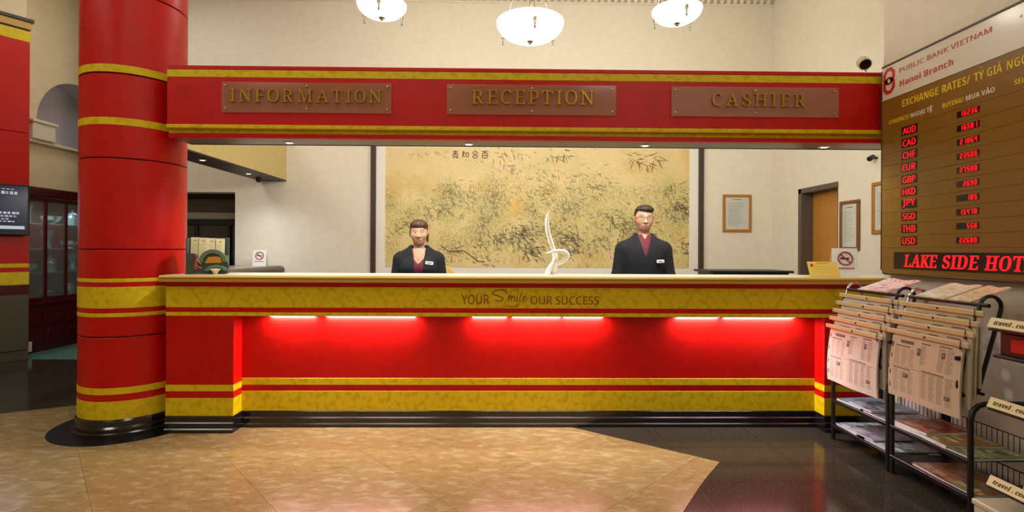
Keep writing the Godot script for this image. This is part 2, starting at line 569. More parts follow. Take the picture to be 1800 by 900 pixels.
	# a row of brushed characters at the top left, each a few strokes in a 38 pixel square
	var chars := [[[4, 6, 34, 6], [6, 14, 32, 14], [19, 2, 19, 14], [8, 20, 30, 20], [8, 20, 8, 30], [30, 20, 30, 30], [8, 30, 30, 30], [6, 36, 14, 34], [20, 34, 34, 37]],
		[[4, 12, 18, 10], [12, 2, 6, 24], [6, 24, 18, 32], [16, 12, 4, 34], [23, 12, 23, 30], [23, 12, 34, 12], [34, 12, 34, 30], [23, 30, 34, 30]],
		[[19, 2, 3, 18], [19, 2, 36, 18], [11, 17, 28, 17], [10, 23, 10, 35], [10, 23, 29, 23], [29, 23, 29, 35], [10, 35, 29, 35]],
		[[3, 5, 36, 5], [20, 5, 16, 13], [8, 13, 8, 36], [8, 13, 31, 13], [31, 13, 31, 36], [8, 24, 31, 24], [8, 36, 31, 36]]]
	for k in 4:
		for s in chars[k]:
			var p := Vector2(s[0], s[1])
			var q := Vector2(s[2], s[3])
			stroke(buf, W, H, W * 0.215 + k * 45 + p.x, 12 + p.y, p.distance_to(q) * 1.05, (q - p).angle(), 4.4, rgb(70, 62, 48), 0.85)
	for k in 5:
		for s in 6:
			stroke(buf, W, H, W * 0.07 + k * 40 + rng.randf_range(2, 26), 14 + rng.randf_range(2, 30), rng.randf_range(10, 26), [0.0, PI / 2, 0.7][rng.randi() % 3], 3.0, rgb(160, 142, 104), 0.5)
	return Image.create_from_data(W, H, false, Image.FORMAT_RGB8, buf)

func newspaper_image(seed_: int, paper: Color) -> Image:
	rng.seed = seed_
	var W := 440
	var H := 400
	var im := Image.create(W, H, false, Image.FORMAT_RGB8)
	im.fill(paper)
	var ink := paper.lerp(Color(0.16, 0.14, 0.13), 0.72)
	var pale := paper.lerp(Color(0.16, 0.14, 0.13), 0.36)
	var x0 := 18
	for s in 4:    # side ticks down the outer margin
		im.fill_rect(Rect2i(8, 40 + s * 90 + rng.randi_range(0, 20), 8, 30), ink)
	im.fill_rect(Rect2i(60, 34, 92, 22), pale)
	for k in 7:
		im.fill_rect(Rect2i(64 + k * 12, 38, 9, 14), ink)
	for block in [[30, 70, 150, 120, 5], [200, 30, 90, 130, 4], [310, 24, 110, 150, 4], [30, 210, 170, 150, 5], [220, 190, 200, 170, 4]]:
		var y: int = block[1]
		im.fill_rect(Rect2i(block[0], y, block[2] * 2 / 3, 6), ink)
		y += 14
		var cols := int(block[2] / 46)
		while y < block[1] + block[3]:
			for c in cols:
				var w := rng.randi_range(26, 42)
				im.fill_rect(Rect2i(block[0] + c * 48, y, w, 2), pale)
			y += block[4]
	for p in [[178, 66, 22, 44], [96, 240, 34, 26], [330, 60, 20, 34], [360, 300, 30, 22]]:
		im.fill_rect(Rect2i(p[0], p[1], p[2], p[3]), ink)
		im.fill_rect(Rect2i(p[0] + 4, p[1] + 5, p[2] / 2, p[3] / 2), pale)
	im.fill_rect(Rect2i(20, 200, 400, 2), ink)
	im.fill_rect(Rect2i(208, 60, 2, 330), pale)
	return im

func cover_image(seed_: int, ground: Color, tints: Array) -> Image:
	rng.seed = seed_
	var im := Image.create(96, 128, false, Image.FORMAT_RGB8)
	im.fill(ground)
	for k in 46:
		var c: Color = tints[rng.randi() % tints.size()]
		var w := rng.randi_range(6, 34)
		var h := rng.randi_range(4, 22)
		im.fill_rect(Rect2i(rng.randi_range(0, 90), rng.randi_range(24, 122), w, h), c.lerp(ground, rng.randf() * 0.6))
	im.fill_rect(Rect2i(6, 6, 84, 16), tints[0])
	for k in 6:
		im.fill_rect(Rect2i(10 + k * 13, 9, 9, 10), ground.lightened(0.5))
	for k in 5:
		im.fill_rect(Rect2i(8, 96 + k * 5, rng.randi_range(20, 44), 2), ground.lightened(0.6))
	return im

func lines_image(W: int, H: int, ground: Color, ink: Color, seed_: int, n: int) -> Image:
	rng.seed = seed_
	var im := Image.create(W, H, false, Image.FORMAT_RGB8)
	im.fill(ground)
	im.fill_rect(Rect2i(int(W * 0.3), int(H * 0.08), int(W * 0.4), 5), ink)
	for k in n:
		var w := int(W * rng.randf_range(0.4, 0.74))
		im.fill_rect(Rect2i(int(W * 0.13), int(H * (0.18 + 0.7 * k / n)), w, 2), ink.lerp(ground, 0.4))
	return im

func tv_image() -> Image:
	rng.seed = 5
	var im := Image.create(320, 180, false, Image.FORMAT_RGB8)
	im.fill(rgb(34, 36, 60))
	var white := rgb(214, 220, 236)
	for r in [[20, 12, 270, 3], [222, 22, 74, 12], [40, 36, 200, 6], [16, 84, 210, 6], [30, 108, 80, 8], [120, 104, 180, 9], [40, 118, 260, 7], [30, 130, 240, 6], [60, 140, 230, 5]]:
		for k in int(r[2] / 12):
			im.fill_rect(Rect2i(r[0] + k * 12, r[1], 7 + rng.randi_range(0, 3), r[3]), white.lerp(rgb(34, 36, 60), rng.randf() * 0.35))
	im.fill_rect(Rect2i(0, 160, 312, 13), rgb(204, 214, 220))
	return im

# ---------------------------------------------------------------- the scene
func _ready() -> void:
	sans = SystemFont.new()
	sans.font_names = PackedStringArray(["Droid Sans"])
	sans_bold = SystemFont.new()
	sans_bold.font_names = PackedStringArray(["Droid Sans"])
	sans_bold.font_weight = 700
	serif = SystemFont.new()
	serif.font_names = PackedStringArray(["Droid Serif"])
	serif_bold = SystemFont.new()
	serif_bold.font_names = PackedStringArray(["Droid Serif"])
	serif_bold.font_weight = 700
	# camera: shifted lens, level, turned a little to the right
	var cam := Camera3D.new()
	cam.name = "camera"
	add_child(cam)
	cam.position = Vector3(0, 1.25, 0)
	cam.rotation = Vector3(0, -atan(14.0 / 900.0), 0.005)
	cam.projection = Camera3D.PROJECTION_FRUSTUM
	cam.near = 0.05
	cam.far = 60.0
	cam.size = 0.05
	cam.frustum_offset = Vector2(0, -12.0 / 900.0 * 0.05)
	cam.current = true
	var we := WorldEnvironment.new()
	we.name = "environment"
	var env := Environment.new()
	env.background_mode = Environment.BG_COLOR
	env.background_color = Color(0, 0, 0)
	env.tonemap_mode = Environment.TONE_MAPPER_LINEAR
	env.tonemap_exposure = 1.1
	env.sdfgi_enabled = true
	env.ssao_enabled = true
	env.ssil_enabled = true
	we.environment = env
	add_child(we)
	make_materials()
	lobby_lights()
	room()
	floors()
	column()
	counter()
	fascia()
	wall_washer()
	sign_plates()
	side_counter_and_beam()
	pillar_and_cabinet()
	door_and_frames()
	painting()
	pendants()
	rate_board()
	racks()
	leaflet_stand()
	desk_things()
	people()

func area(parent: Node, at: Vector3, look: Vector3, size: Vector2, c: Color, e: float) -> void:
	var l := AreaLight3D.new()
	l.name = "lamp_light"
	l.area_size = size
	l.light_color = c
	l.light_energy = e
	l.shadow_enabled = true
	l.area_range = 14.0
	parent.add_child(l, true)
	l.position = at
	l.basis = Basis.looking_at(look, Vector3.RIGHT if absf(look.normalized().y) > 0.9 else Vector3.UP)

func lobby_lights() -> void:
	# recessed ceiling panels of the lobby, over and behind the camera
	var where := {-4.4: "along the left wall", -1.4: "in the middle row", 1.95: "beside the right wall"}
	var row := {-2.2: "at the entrance end", 0.2: "halfway down the lobby", 2.3: "towards the reception"}
	var power := {-4.4: {-2.2: 0.6, 0.2: 1.0, 2.3: 2.2}, -1.4: {-2.2: 1.0, 0.2: 1.0, 2.3: 1.05}, 1.95: {-2.2: 2.3, 0.2: 0.7, 2.3: 0.08}}
	for x in [-4.4, -1.4, 1.95]:
		for d in [-2.2, 0.2, 2.3]:
			var t := thing("ceiling_light", "square recessed lobby ceiling light %s, %s" % [where[x], row[d]], "ceiling light", V(x, CEIL, d), 0.0, "lobby ceiling lights")
			obj("frame", lathe_mesh([Vector2(0.70, -0.03), Vector2(0.74, -0.03), Vector2(0.76, 0.0)], 4, Transform3D(Basis(Vector3.UP, PI / 4), Vector3.ZERO)), M.white_plastic, t)
			obj("lamp_diffuser", lbox_mesh(Vector3(-0.48, -0.02, -0.48), Vector3(0.48, -0.005, 0.48)), M.panel_glow, t)
			area(t, Vector3(0, -0.035, 0), Vector3.DOWN, Vector2(0.95, 0.95), Color(1.0, 0.985, 0.945), power[x][d])
	var c := thing("ceiling_light", "square recessed ceiling light in front of the display cabinet", "ceiling light", V(-4.1, CEIL, 5.2), 0.0, "lobby ceiling lights")
	obj("frame", lathe_mesh([Vector2(0.70, -0.03), Vector2(0.74, -0.03), Vector2(0.76, 0.0)], 4, Transform3D(Basis(Vector3.UP, PI / 4), Vector3.ZERO)), M.white_plastic, c)
	obj("lamp_diffuser", lbox_mesh(Vector3(-0.48, -0.02, -0.48), Vector3(0.48, -0.005, 0.48)), M.panel_glow, c)
	area(c, Vector3(0, -0.035, 0), Vector3.DOWN, Vector2(0.95, 0.95), Color(1.0, 0.985, 0.945), 1.0)

func room() -> void:
	struct("ceiling", box_mesh(-8.2, 5.2, CEIL, CEIL + 0.15, -4.2, 9.2), M.ceiling_paint)
	# back wall of the reception, from the opening at the left to the corner at the right
	var wb := Node3D.new()
	wb.name = "wall_back"
	wb.set_meta("kind", "structure")
	add_child(wb)
	obj("wall_panel", box_mesh(-3.44, 3.65, 0, CEIL, BACK, BACK + 0.2), M.wall_paint, wb)
	obj("wall_panel", box_mesh(-5.2, -3.44, 1.96, CEIL, BACK, BACK + 0.2), M.wall_paint, wb)
	# wall beside the reception, with the doorway
	var wm: Material = M.wall_paint
	var side := Node3D.new()
	side.name = "wall_right_back"
	side.set_meta("kind", "structure")
	add_child(side)
	var sx := 3.476
	obj("wall_panel", box_mesh(sx, sx + 0.18, 0, CEIL, 5.98, BACK), wm, side)
	obj("wall_panel", box_mesh(sx, sx + 0.18, 1.97, CEIL, 5.28, 5.98), wm, side)
	obj("wall_panel", box_mesh(sx, sx + 0.18, 0, CEIL, FRONT, 5.28), wm, side)
	struct("wall_right", box_mesh(WALL_X, sx + 0.18, 0, CEIL, -4.2, FRONT), wm)
	struct("wall_front", box_mesh(-8.2, 3.7, 0, CEIL, -4.2, -4.0), M.wall_cream)
	struct("wall_left", box_mesh(-8.2, -8.0, 0, CEIL, -4.0, 6.2), M.wall_cream)
	struct("wall_far", box_mesh(-8.2, -3.2, 0, CEIL, 8.9, 9.1), M.wall_cream)
	struct("wall_far_right", box_mesh(-3.44, -3.24, 0, CEIL, BACK + 0.2, 8.9), M.wall_paint)
	struct("wall_cabinet_back", box_mesh(-6.15, -5.98, 0, 1.95, 5.9, 8.9), M.cabinet_wood)
	struct("wall_left_return", box_mesh(-8.0, -5.98, 0, CEIL, 6.05, 6.2), M.wall_cream)
	# wall over the cabinet with an arched niche
	var w := CSGCombiner3D.new()
	w.name = "wall_left_upper"
	w.set_meta("kind", "structure")
	add_child(w)
	var b := CSGBox3D.new()
	b.name = "wall_block"
	b.size = Vector3(0.65, CEIL - 1.955, 3.12)
	b.position = V(-5.825, (CEIL + 1.955) / 2, 7.34)
	b.material = M.wall_cream
	w.add_child(b)
	var cut := CSGPolygon3D.new()
	cut.name = "niche"
	var pts := PackedVector2Array()
	pts.append(Vector2(-0.6, 0))
	pts.append(Vector2(0.6, 0))
	for p in arc(Vector2(0, 0.23), 0.6, 0.0, PI, 24):
		pts.append(p)
	cut.polygon = pts
	cut.depth = 0.35
	cut.operation = CSGShape3D.OPERATION_SUBTRACTION
	cut.material = M.arch_paint
	w.add_child(cut)
	cut.transform = Transform3D(Basis(Vector3(0, 0, -1), Vector3.UP, Vector3(1, 0, 0)), V(-5.48, 2.50, 6.70))
	var ledge := thing("wall_ledge", "narrow cream ledge under the arched niche in the cream wall", "ledge", V(-5.5, 2.46, 7.2))
	obj("shelf", lbox_mesh(Vector3(-0.02, 0, -1.25), Vector3(0.07, 0.035, 1.38), 0.006), M.clay_block, ledge)
	var corb := thing("corbel", "square cream corbel block where the wall arch springs", "corbel", V(-5.5, 2.497, 6.10))
	obj("block", lbox_mesh(Vector3(-0.05, 0, -0.15), Vector3(0.10, 0.19, 0.15), 0.008), M.clay_block, corb)
	obj("cap", lbox_mesh(Vector3(-0.05, 0.19, -0.17), Vector3(0.12, 0.225, 0.17), 0.006), M.clay_block, corb)
	# dark shop window and its lintel at the far end
	var win := Node3D.new()
	win.name = "window_1"
	win.set_meta("kind", "structure")
	add_child(win)
	var wd := 7.0
	obj("lintel", box_mesh(-5.5, -3.44, 1.92, 1.99, wd - 0.08, wd + 0.08, 0.006), M.dark_brown, win)
	obj("blind", box_mesh(-5.5, -3.44, 1.73, 1.92, wd, wd + 0.05, 0.01), M.grey_edge, win)
	obj("blind_rail", box_mesh(-5.5, -3.44, 1.63, 1.73, wd - 0.02, wd + 0.06, 0.012), M.grey_top, win)
	obj("transom", box_mesh(-5.5, -3.44, 1.55, 1.63, wd - 0.03, wd + 0.06, 0.006), M.black_plastic, win)
	for k in 5:
		obj("mullion", box_mesh(-5.5 + 0.44 * k, -5.46 + 0.44 * k, 0, 1.55, wd - 0.03, wd + 0.06, 0.004), M.black_plastic, win)
		obj("pane", box_mesh(-5.46 + 0.44 * k, -5.06 + 0.44 * k, 0.02, 1.55, wd, wd + 0.01), M.dark_glass, win)
	# cornice of small blocks where the back wall meets the ceiling
	var cor := Node3D.new()
	cor.name = "trim_1"
	cor.set_meta("kind", "structure")
	add_child(cor)
	obj("moulding", box_mesh(-3.44, 3.476, CEIL - 0.03, CEIL, BACK - 0.10, BACK, 0.008), M.ceiling_paint, cor)
	obj("rail", box_mesh(-3.44, 3.476, CEIL - 0.085, CEIL - 0.065, BACK - 0.03, BACK, 0.004), M.ceiling_paint, cor)
	var dent := lbox_mesh(Vector3(-0.022, -0.02, -0.03), Vector3(0.022, 0.018, 0.03), 0.004)
	for k in 80:
		var o := obj("dentil", dent, M.ceiling_paint, cor)
		o.position = V(-3.40 + 0.086 * k, CEIL - 0.048, BACK - 0.03)

func floors() -> void:
	var fl := Node3D.new()
	fl.name = "floor"
	fl.set_meta("kind", "structure")
	add_child(fl)
	obj("slab", box_mesh(-8.2, 4.2, -0.2, -0.002, -4.2, 9.1), M.grout, fl)
	# the pale marble area, seen from above as x against depth
	var tan_ := PackedVector2Array([Vector2(-8.0, 1.71), Vector2(-3.359, 4.102), Vector2(-2.6, 4.10), Vector2(-2.0, 3.78), Vector2(0.23, 3.78), Vector2(1.279, 3.003), Vector2(1.141, 2.829), Vector2(1.041, 2.693), Vector2(0.859, 2.430), Vector2(0.60, 2.02), Vector2(0.3, 1.3), Vector2(0.2, 0.4), Vector2(0.2, -4.0), Vector2(-8.0, -4.0)])
	var disc := PackedVector2Array(arc(Vector2(COL.x, -COL.z), 0.475, 0, TAU * 47.0 / 48.0, 47))
	var field: PackedVector2Array = Geometry2D.clip_polygons(tan_, disc)[0]
	if Geometry2D.clip_polygons(tan_, disc).size() > 1:
		field = tan_
	var xf := Transform3D(Basis(Vector3(1, 0, 0), Vector3(0, 0, -1), Vector3(0, 1, 0)), Vector3.ZERO)   # (x, depth) laid flat, thickness upwards
	var s := 0.637
	var ax := Vector2(-0.674, 0.738)       # the joints that run away to the left
	var nx := Vector2(0.738, 0.674)
	var g := 0.0008
	rng.seed = 4
	for i in range(-14, 9):
		for j in range(-9, 14):
			var o := nx * (0.22 + s * i) + ax * (s * 1.0 * j + 0.2)
			var tile := PackedVector2Array([o + nx * g + ax * g, o + nx * (s - g) + ax * g, o + nx * (s - g) + ax * (s - g), o + nx * g + ax * (s - g)])
			var mid := o + (nx + ax) * s / 2
			if mid.y < 0.2 or mid.x < -5.6:
				continue
			for part in Geometry2D.intersect_polygons(tile, tan_):
				for piece in Geometry2D.clip_polygons(part, disc):
					if not Geometry2D.is_polygon_clockwise(piece) and piece.size() > 2:
						obj("marble_tile", prism_mesh(piece, -0.002, 0.0, xf), M.marble_a if rng.randf() < 0.5 else M.marble_b, fl)
	var near := PackedVector2Array([Vector2(-8, -4), Vector2(0.2, -4), Vector2(0.25, 0.2), Vector2(-4.9, 0.2), Vector2(-5.6, 0.6), Vector2(-5.6, 2.9), Vector2(-8, 1.7)])
	obj("marble_field", prism_mesh(near, -0.002, -0.0005, xf), M.marble_a, fl)
	obj("column_disc", prism_mesh(disc, -0.002, 0.0006, xf), M.black_gloss, fl)
	# dark granite around it, joints square to the counter
	for i in range(-12, 5):
		for j in range(-9, 8):
			var x0 := 1.03 + 0.68 * i
			var d0 := 2.745 + 0.481 * j
			if d0 < 1.2 and x0 < 0.0 or d0 > 5.76 or x0 > 2.62:
				continue
			var x1 := minf(x0 + 0.68, 2.62)
			var d1 := minf(d0 + 0.481, 5.76)
			if x0 > -2.4 and d0 > 3.65:
				continue
			var gg := 0.0016
			var tile := PackedVector2Array([Vector2(x0 + gg, d0 + gg), Vector2(x1 - gg, d0 + gg), Vector2(x1 - gg, d1 - gg), Vector2(x0 + gg, d1 - gg)])
			for part in Geometry2D.clip_polygons(tile, tan_):
				if not Geometry2D.is_polygon_clockwise(part) and part.size() > 2:
					obj("granite_tile", prism_mesh(part, -0.002, 0.0, xf), M.granite, fl)
	obj("carpet", box_mesh(-5.9, -2.9, -0.002, 0.004, 5.765, 8.85), M.carpet, fl)

# a band bent round the column between two heights
func col_band(called: String, y0: float, y1: float, r: float, m: Material, t: Node, bev := 0.002) -> void:
	obj(called, lathe_mesh([Vector2(r - 0.02, y0), Vector2(r - bev, y0), Vector2(r, y0 + bev), Vector2(r, y1 - bev), Vector2(r - bev, y1), Vector2(r - 0.02, y1)], 72), m, t)

func column() -> void:
	var t := thing("column", "round red lacquered column with gold bands and a black moulded base", "column", COL)
	# red shells, parted by thin dark grooves
	var cuts := [0.115, 0.655, 1.235, 1.84, 2.40, 2.945, 3.6, CEIL]
	for k in cuts.size() - 1:
		col_band("shell", cuts[k] + 0.004, cuts[k + 1] - 0.004, COL_R, M.red_lacquer, t, 0.003)
	obj("core", lathe_mesh([Vector2(COL_R - 0.012, 0.0), Vector2(COL_R - 0.012, CEIL)], 48), M.dark_groove, t)
	for q in [[0.111, 0.231], [0.277, 0.320], [0.788, 0.813], [0.846, 0.986], [1.018, 1.042], [2.058, 2.106], [2.406, 2.456]]:
		col_band("gold_band", q[0], q[1], COL_R + 0.0025, M.gold_brocade, t, 0.001)
	var r := COL_R
	obj("base_moulding", lathe_mesh([Vector2(r + 0.032, 0.0), Vector2(r + 0.032, 0.022), Vector2(r + 0.024, 0.03), Vector2(r + 0.024, 0.055), Vector2(r + 0.012, 0.066), Vector2(r + 0.012, 0.10), Vector2(r + 0.004, 0.112), Vector2(r - 0.02, 0.114)], 72), M.black_gloss, t)

# black skirting with two stepped mouldings along x
func skirting(x0: float, x1: float, d: float, h: float, back: float, t: Node) -> void:
	var prof := PackedVector2Array([Vector2(d, h), Vector2(d - 0.006, h - 0.004), Vector2(d - 0.006, h * 0.62), Vector2(d - 0.014, h * 0.56), Vector2(d - 0.014, h * 0.26), Vector2(d - 0.022, h * 0.2), Vector2(d - 0.022, 0), Vector2(back, 0), Vector2(back, h)])
	obj("skirting", prism_mesh(prof, x0, x1, Transform3D(Basis(Vector3(0, 0, -1), Vector3(0, 1, 0), Vector3(1, 0, 0)), Vector3.ZERO)), M.black_gloss, t)

func counter() -> void:
	var t := thing("reception_counter", "long red reception counter with gold bands and a recessed lit front", "counter")
	var L := -2.285
	var R := WALL_X
	var lp := -1.829     # edges of the recess
	var rp := 2.214
	var rec := 3.61
	# recessed front
	obj("front_panel", box_mesh(lp - 0.02, rp + 0.02, 0.338, 0.87, rec, rec + 0.05), M.red_lacquer, t)
	obj("gold_band", box_mesh(lp - 0.02, rp + 0.02, 0.293, 0.340, rec - 0.003, rec + 0.05, 0.001), M.gold_brocade, t)
	obj("red_stripe", box_mesh(lp - 0.02, rp + 0.02, 0.250, 0.293, rec, rec + 0.05), M.red_lacquer, t)
	obj("gold_band", box_mesh(lp - 0.02, rp + 0.02, 0.112, 0.250, rec - 0.003, rec + 0.05, 0.001), M.gold_brocade, t)
	skirting(lp, rp, rec, 0.112, rec + 0.05, t)
	# pilasters at both ends
	for s in [[L, lp], [rp, R]]:
		obj("pilaster", box_mesh(s[0], s[1], 0.320, 0.788, FRONT, rec + 0.06, 0.003), M.red_lacquer, t)
		obj("gold_band", box_mesh(s[0], s[1], 0.277, 0.320, FRONT - 0.002, rec + 0.06, 0.001), M.gold_brocade, t)
		obj("red_stripe", box_mesh(s[0], s[1], 0.231, 0.277, FRONT, rec + 0.06, 0.001), M.red_lacquer, t)
		obj("gold_band", box_mesh(s[0], s[1], 0.111, 0.231, FRONT - 0.002, rec + 0.06, 0.001), M.gold_brocade, t)
		skirting(s[0], s[1] + (0.004 if s[1] < 0 else 0.0), FRONT, 0.111, rec + 0.06, t)
	# upper band that overhangs the recess
	obj("gold_lip", box_mesh(L, R, 0.788, 0.813, FRONT - 0.002, FRONT + 0.03, 0.001), M.gold_brocade, t)
	obj("red_stripe", box_mesh(L, R, 0.813, 0.846, FRONT, FRONT + 0.03), M.red_lacquer, t)
	obj("gold_band", box_mesh(L, 0.0925, 0.846, 0.986, FRONT - 0.002, FRONT + 0.03, 0.0008), M.gold_brocade, t)
	obj("gold_band", box_mesh(0.0935, R, 0.846, 0.986, FRONT - 0.002, FRONT + 0.03, 0.0008), M.gold_brocade, t)
	obj("red_stripe", box_mesh(L, R, 0.986, 1.019, FRONT, FRONT + 0.03), M.red_lacquer, t)
	obj("band_backing", box_mesh(L, R, 0.87, 1.019, FRONT + 0.03, rec + 0.06), M.dark_brown, t)
	obj("back_panel", box_mesh(L + 0.02, R, 0, 1.019, rec + 0.06, rec + 0.18), M.dark_brown, t)
	# slogan on the band
	var y := 0.868
	text("slogan_word", "YOUR", sans, V(-0.288, y + 0.006, FRONT - 0.002), 0.188, 0.064, 0.003, M.slogan_red, t)
	text("slogan_word", "OUR SUCCESS", sans, V(0.183, y + 0.006, FRONT - 0.002), 0.468, 0.056, 0.003, M.slogan_red, t)
	var k := 0.000713
	var script := [[[660, 150], [662, 132], [640, 118], [600, 114], [550, 122], [525, 140], [540, 160], [590, 172], [628, 192], [618, 214], [585, 223], [552, 210]],
		[[672, 178], [688, 164], [676, 222]], [[680, 200], [700, 172], [712, 170], [702, 222]], [[706, 200], [726, 172], [740, 170], [730, 218], [740, 222]],
		[[764, 176], [752, 218], [762, 222]], [[808, 134], [784, 205], [786, 222], [798, 216]], [[815, 200], [840, 190], [846, 176], [830, 172], [815, 195], [820, 218], [840, 220], [866, 198]], [[768, 160], [772, 154]], [[655, 258], [690, 270], [735, 270], [765, 260], [780, 243]]]
	var st := begin(true)
	for line in script:
		var pts := []
		var rad := []
		for q in line.size():
			pts.append(V(-0.288 + (line[q][0] - 230) * k, 0.985 - (line[q][1] - 96) * k * 1.02, FRONT - 0.003))
			rad.append(0.0036 if line.size() > 9 else 0.0028)
		tube(st, pts, rad, 6)
	obj("slogan_word", done(st), M.slogan_red, t)
	# the worktop
	var top := thing("countertop", "long pale worktop with a rounded gold edge on the red counter", "worktop")
	var prof := PackedVector2Array([Vector2(3.50, 1.019), Vector2(3.452, 1.019), Vector2(3.446, 1.024), Vector2(3.446, 1.037), Vector2(3.451, 1.040), Vector2(3.448, 1.043), Vector2(3.444, 1.052), Vector2(3.450, 1.061), Vector2(3.462, 1.0645), Vector2(3.50, 1.0645)])
	var xf := Transform3D(Basis(Vector3(0, 0, -1), Vector3(0, 1, 0), Vector3(1, 0, 0)), Vector3.ZERO)
	obj("edge", prism_mesh(prof, -2.30, WALL_X, xf), M.gold_trim, top)
	obj("surface", box_mesh(-2.30, 3.47, 1.019, 1.065, 3.50, 3.87, 0.003), M.counter_stone, top)
	# lamps under the overhang
	var xs := [[-1.63, -1.32], [-1.24, -0.62], [-0.22, 0.02], [0.06, 0.40], [0.42, 0.70], [1.22, 1.52], [1.56, 2.06]]
	var names := ["nearest the round column", "second from the round column", "left of the slogan's middle", "under the slogan's middle", "right of the slogan's middle", "second from the newspaper racks", "nearest the newspaper racks"]
	for i in xs.size():
		var a: float = xs[i][0]
		var b: float = xs[i][1]
		var mid := (a + b) / 2
		var l := thing("strip_light", "pink-white tube lamp under the counter overhang, %s" % names[i], "lamp", V(mid, 0.789, 3.592), 0.0, "tube lamps under the counter")
		obj("holder", lbox_mesh(Vector3(a - mid - 0.015, 0.0, -0.014), Vector3(b - mid + 0.015, 0.018, 0.014), 0.003), M.white_plastic, l)
		obj("lamp_tube", tube_mesh([Vector3(a - mid, -0.008, 0), Vector3(b - mid, -0.008, 0)], 0.008, 8), M.tube_glow, l)
		area(l, Vector3(0, -0.019, 0), Vector3(0, -1, -0.12), Vector2(0.02, b - a), Color(1.0, 0.94, 0.965), 0.45 * (b - a) / 0.3)

func fascia() -> void:
	var t := thing("fascia", "red overhead fascia with gold edges above the reception counter", "fascia")
	var L := -2.285
	var R := WALL_X
	obj("top_rail", box_mesh(L, R, 2.456, 2.484, FRONT - 0.004, 3.74, 0.004), M.red_lacquer, t)
	obj("gold_band", box_mesh(L, R, 2.406, 2.456, FRONT - 0.002, FRONT + 0.03, 0.001), M.gold_brocade, t)
	obj("red_panel", box_mesh(L, -0.006, 2.082, 2.406, FRONT, FRONT + 0.03, 0.0008), M.red_lacquer, t)
	obj("red_panel", box_mesh(-0.005, R, 2.082, 2.406, FRONT, FRONT + 0.03, 0.0008), M.red_lacquer, t)
	obj("gold_band", box_mesh(L, R, 2.058, 2.083, FRONT - 0.014, FRONT + 0.03, 0.004), M.gold_brocade, t)
	obj("gold_cove", box_mesh(L, R, 2.026, 2.058, FRONT + 0.022, FRONT + 0.06, 0.002), M.gold_brocade, t)
	obj("red_rail", box_mesh(L, R, 1.999, 2.029, FRONT + 0.012, FRONT + 0.06, 0.003), M.red_lacquer, t)
	obj("soffit", box_mesh(L, 3.47, 2.0, 2.02, FRONT + 0.05, 3.77, 0.002), M.soffit_laminate, t)
	obj("back_panel", box_mesh(L, 3.47, 2.0, 2.484, 3.74, 3.77), M.wall_paint, t)
	var xs := [-1.53, -0.255, 1.01, 2.31]
	var names := ["nearest the round column", "left of the reception plate's middle", "between the reception and cashier plates", "nearest the rate board"]
	for i in 4:
		downlight(V(xs[i], 2.0, 3.665), "small round downlight in the fascia soffit, %s" % names[i], "downlights in the fascia soffit", 1.15 if i < 3 else 0.3)

func wall_washer() -> void:
	# a long lamp on the back of the fascia that washes the painting and the back wall
	var t := thing("wall_washer", "long white lamp on the hidden back of the red fascia", "lamp", V(0.3, 2.36, 3.77))
	obj("housing", lbox_mesh(Vector3(-2.2, -0.05, -0.05), Vector3(2.2, 0.05, 0.0), 0.008), M.white_plastic, t)
	obj("lamp_diffuser", lbox_mesh(Vector3(-2.15, -0.035, -0.056), Vector3(2.15, 0.035, -0.048), 0.003), M.panel_glow, t)
	area(t, Vector3(0, 0, -0.07), Vector3(0, -0.5, -1), Vector2(4.3, 0.06), Color(1.0, 0.985, 0.94), 5.6)

func downlight(at: Vector3, label: String, group: String, e := 0.45) -> void:
	var d := thing("downlight", label, "downlight", at, 0.0, group)
	obj("ring", lathe_mesh([Vector2(0.026, -0.001), Vector2(0.030, -0.006), Vector2(0.038, -0.004), Vector2(0.040, 0.002)], 24), M.chrome, d)
	obj("lamp", lathe_mesh([Vector2(0.0, -0.005), Vector2(0.020, -0.0045), Vector2(0.027, -0.001)], 24), M.downlight_glow, d)
	var l := SpotLight3D.new()
	l.name = "lamp_light"
	l.light_color = Color(0.94, 0.985, 1.0)
	l.light_energy = e
	l.light_size = 0.03
	l.spot_range = 12.0
	l.spot_angle = 72.0
	l.spot_angle_attenuation = 0.8
	l.spot_attenuation = 2.0
	l.shadow_enabled = true
	d.add_child(l)
	l.position = Vector3(0, -0.03, 0)
	l.rotation.x = -PI / 2

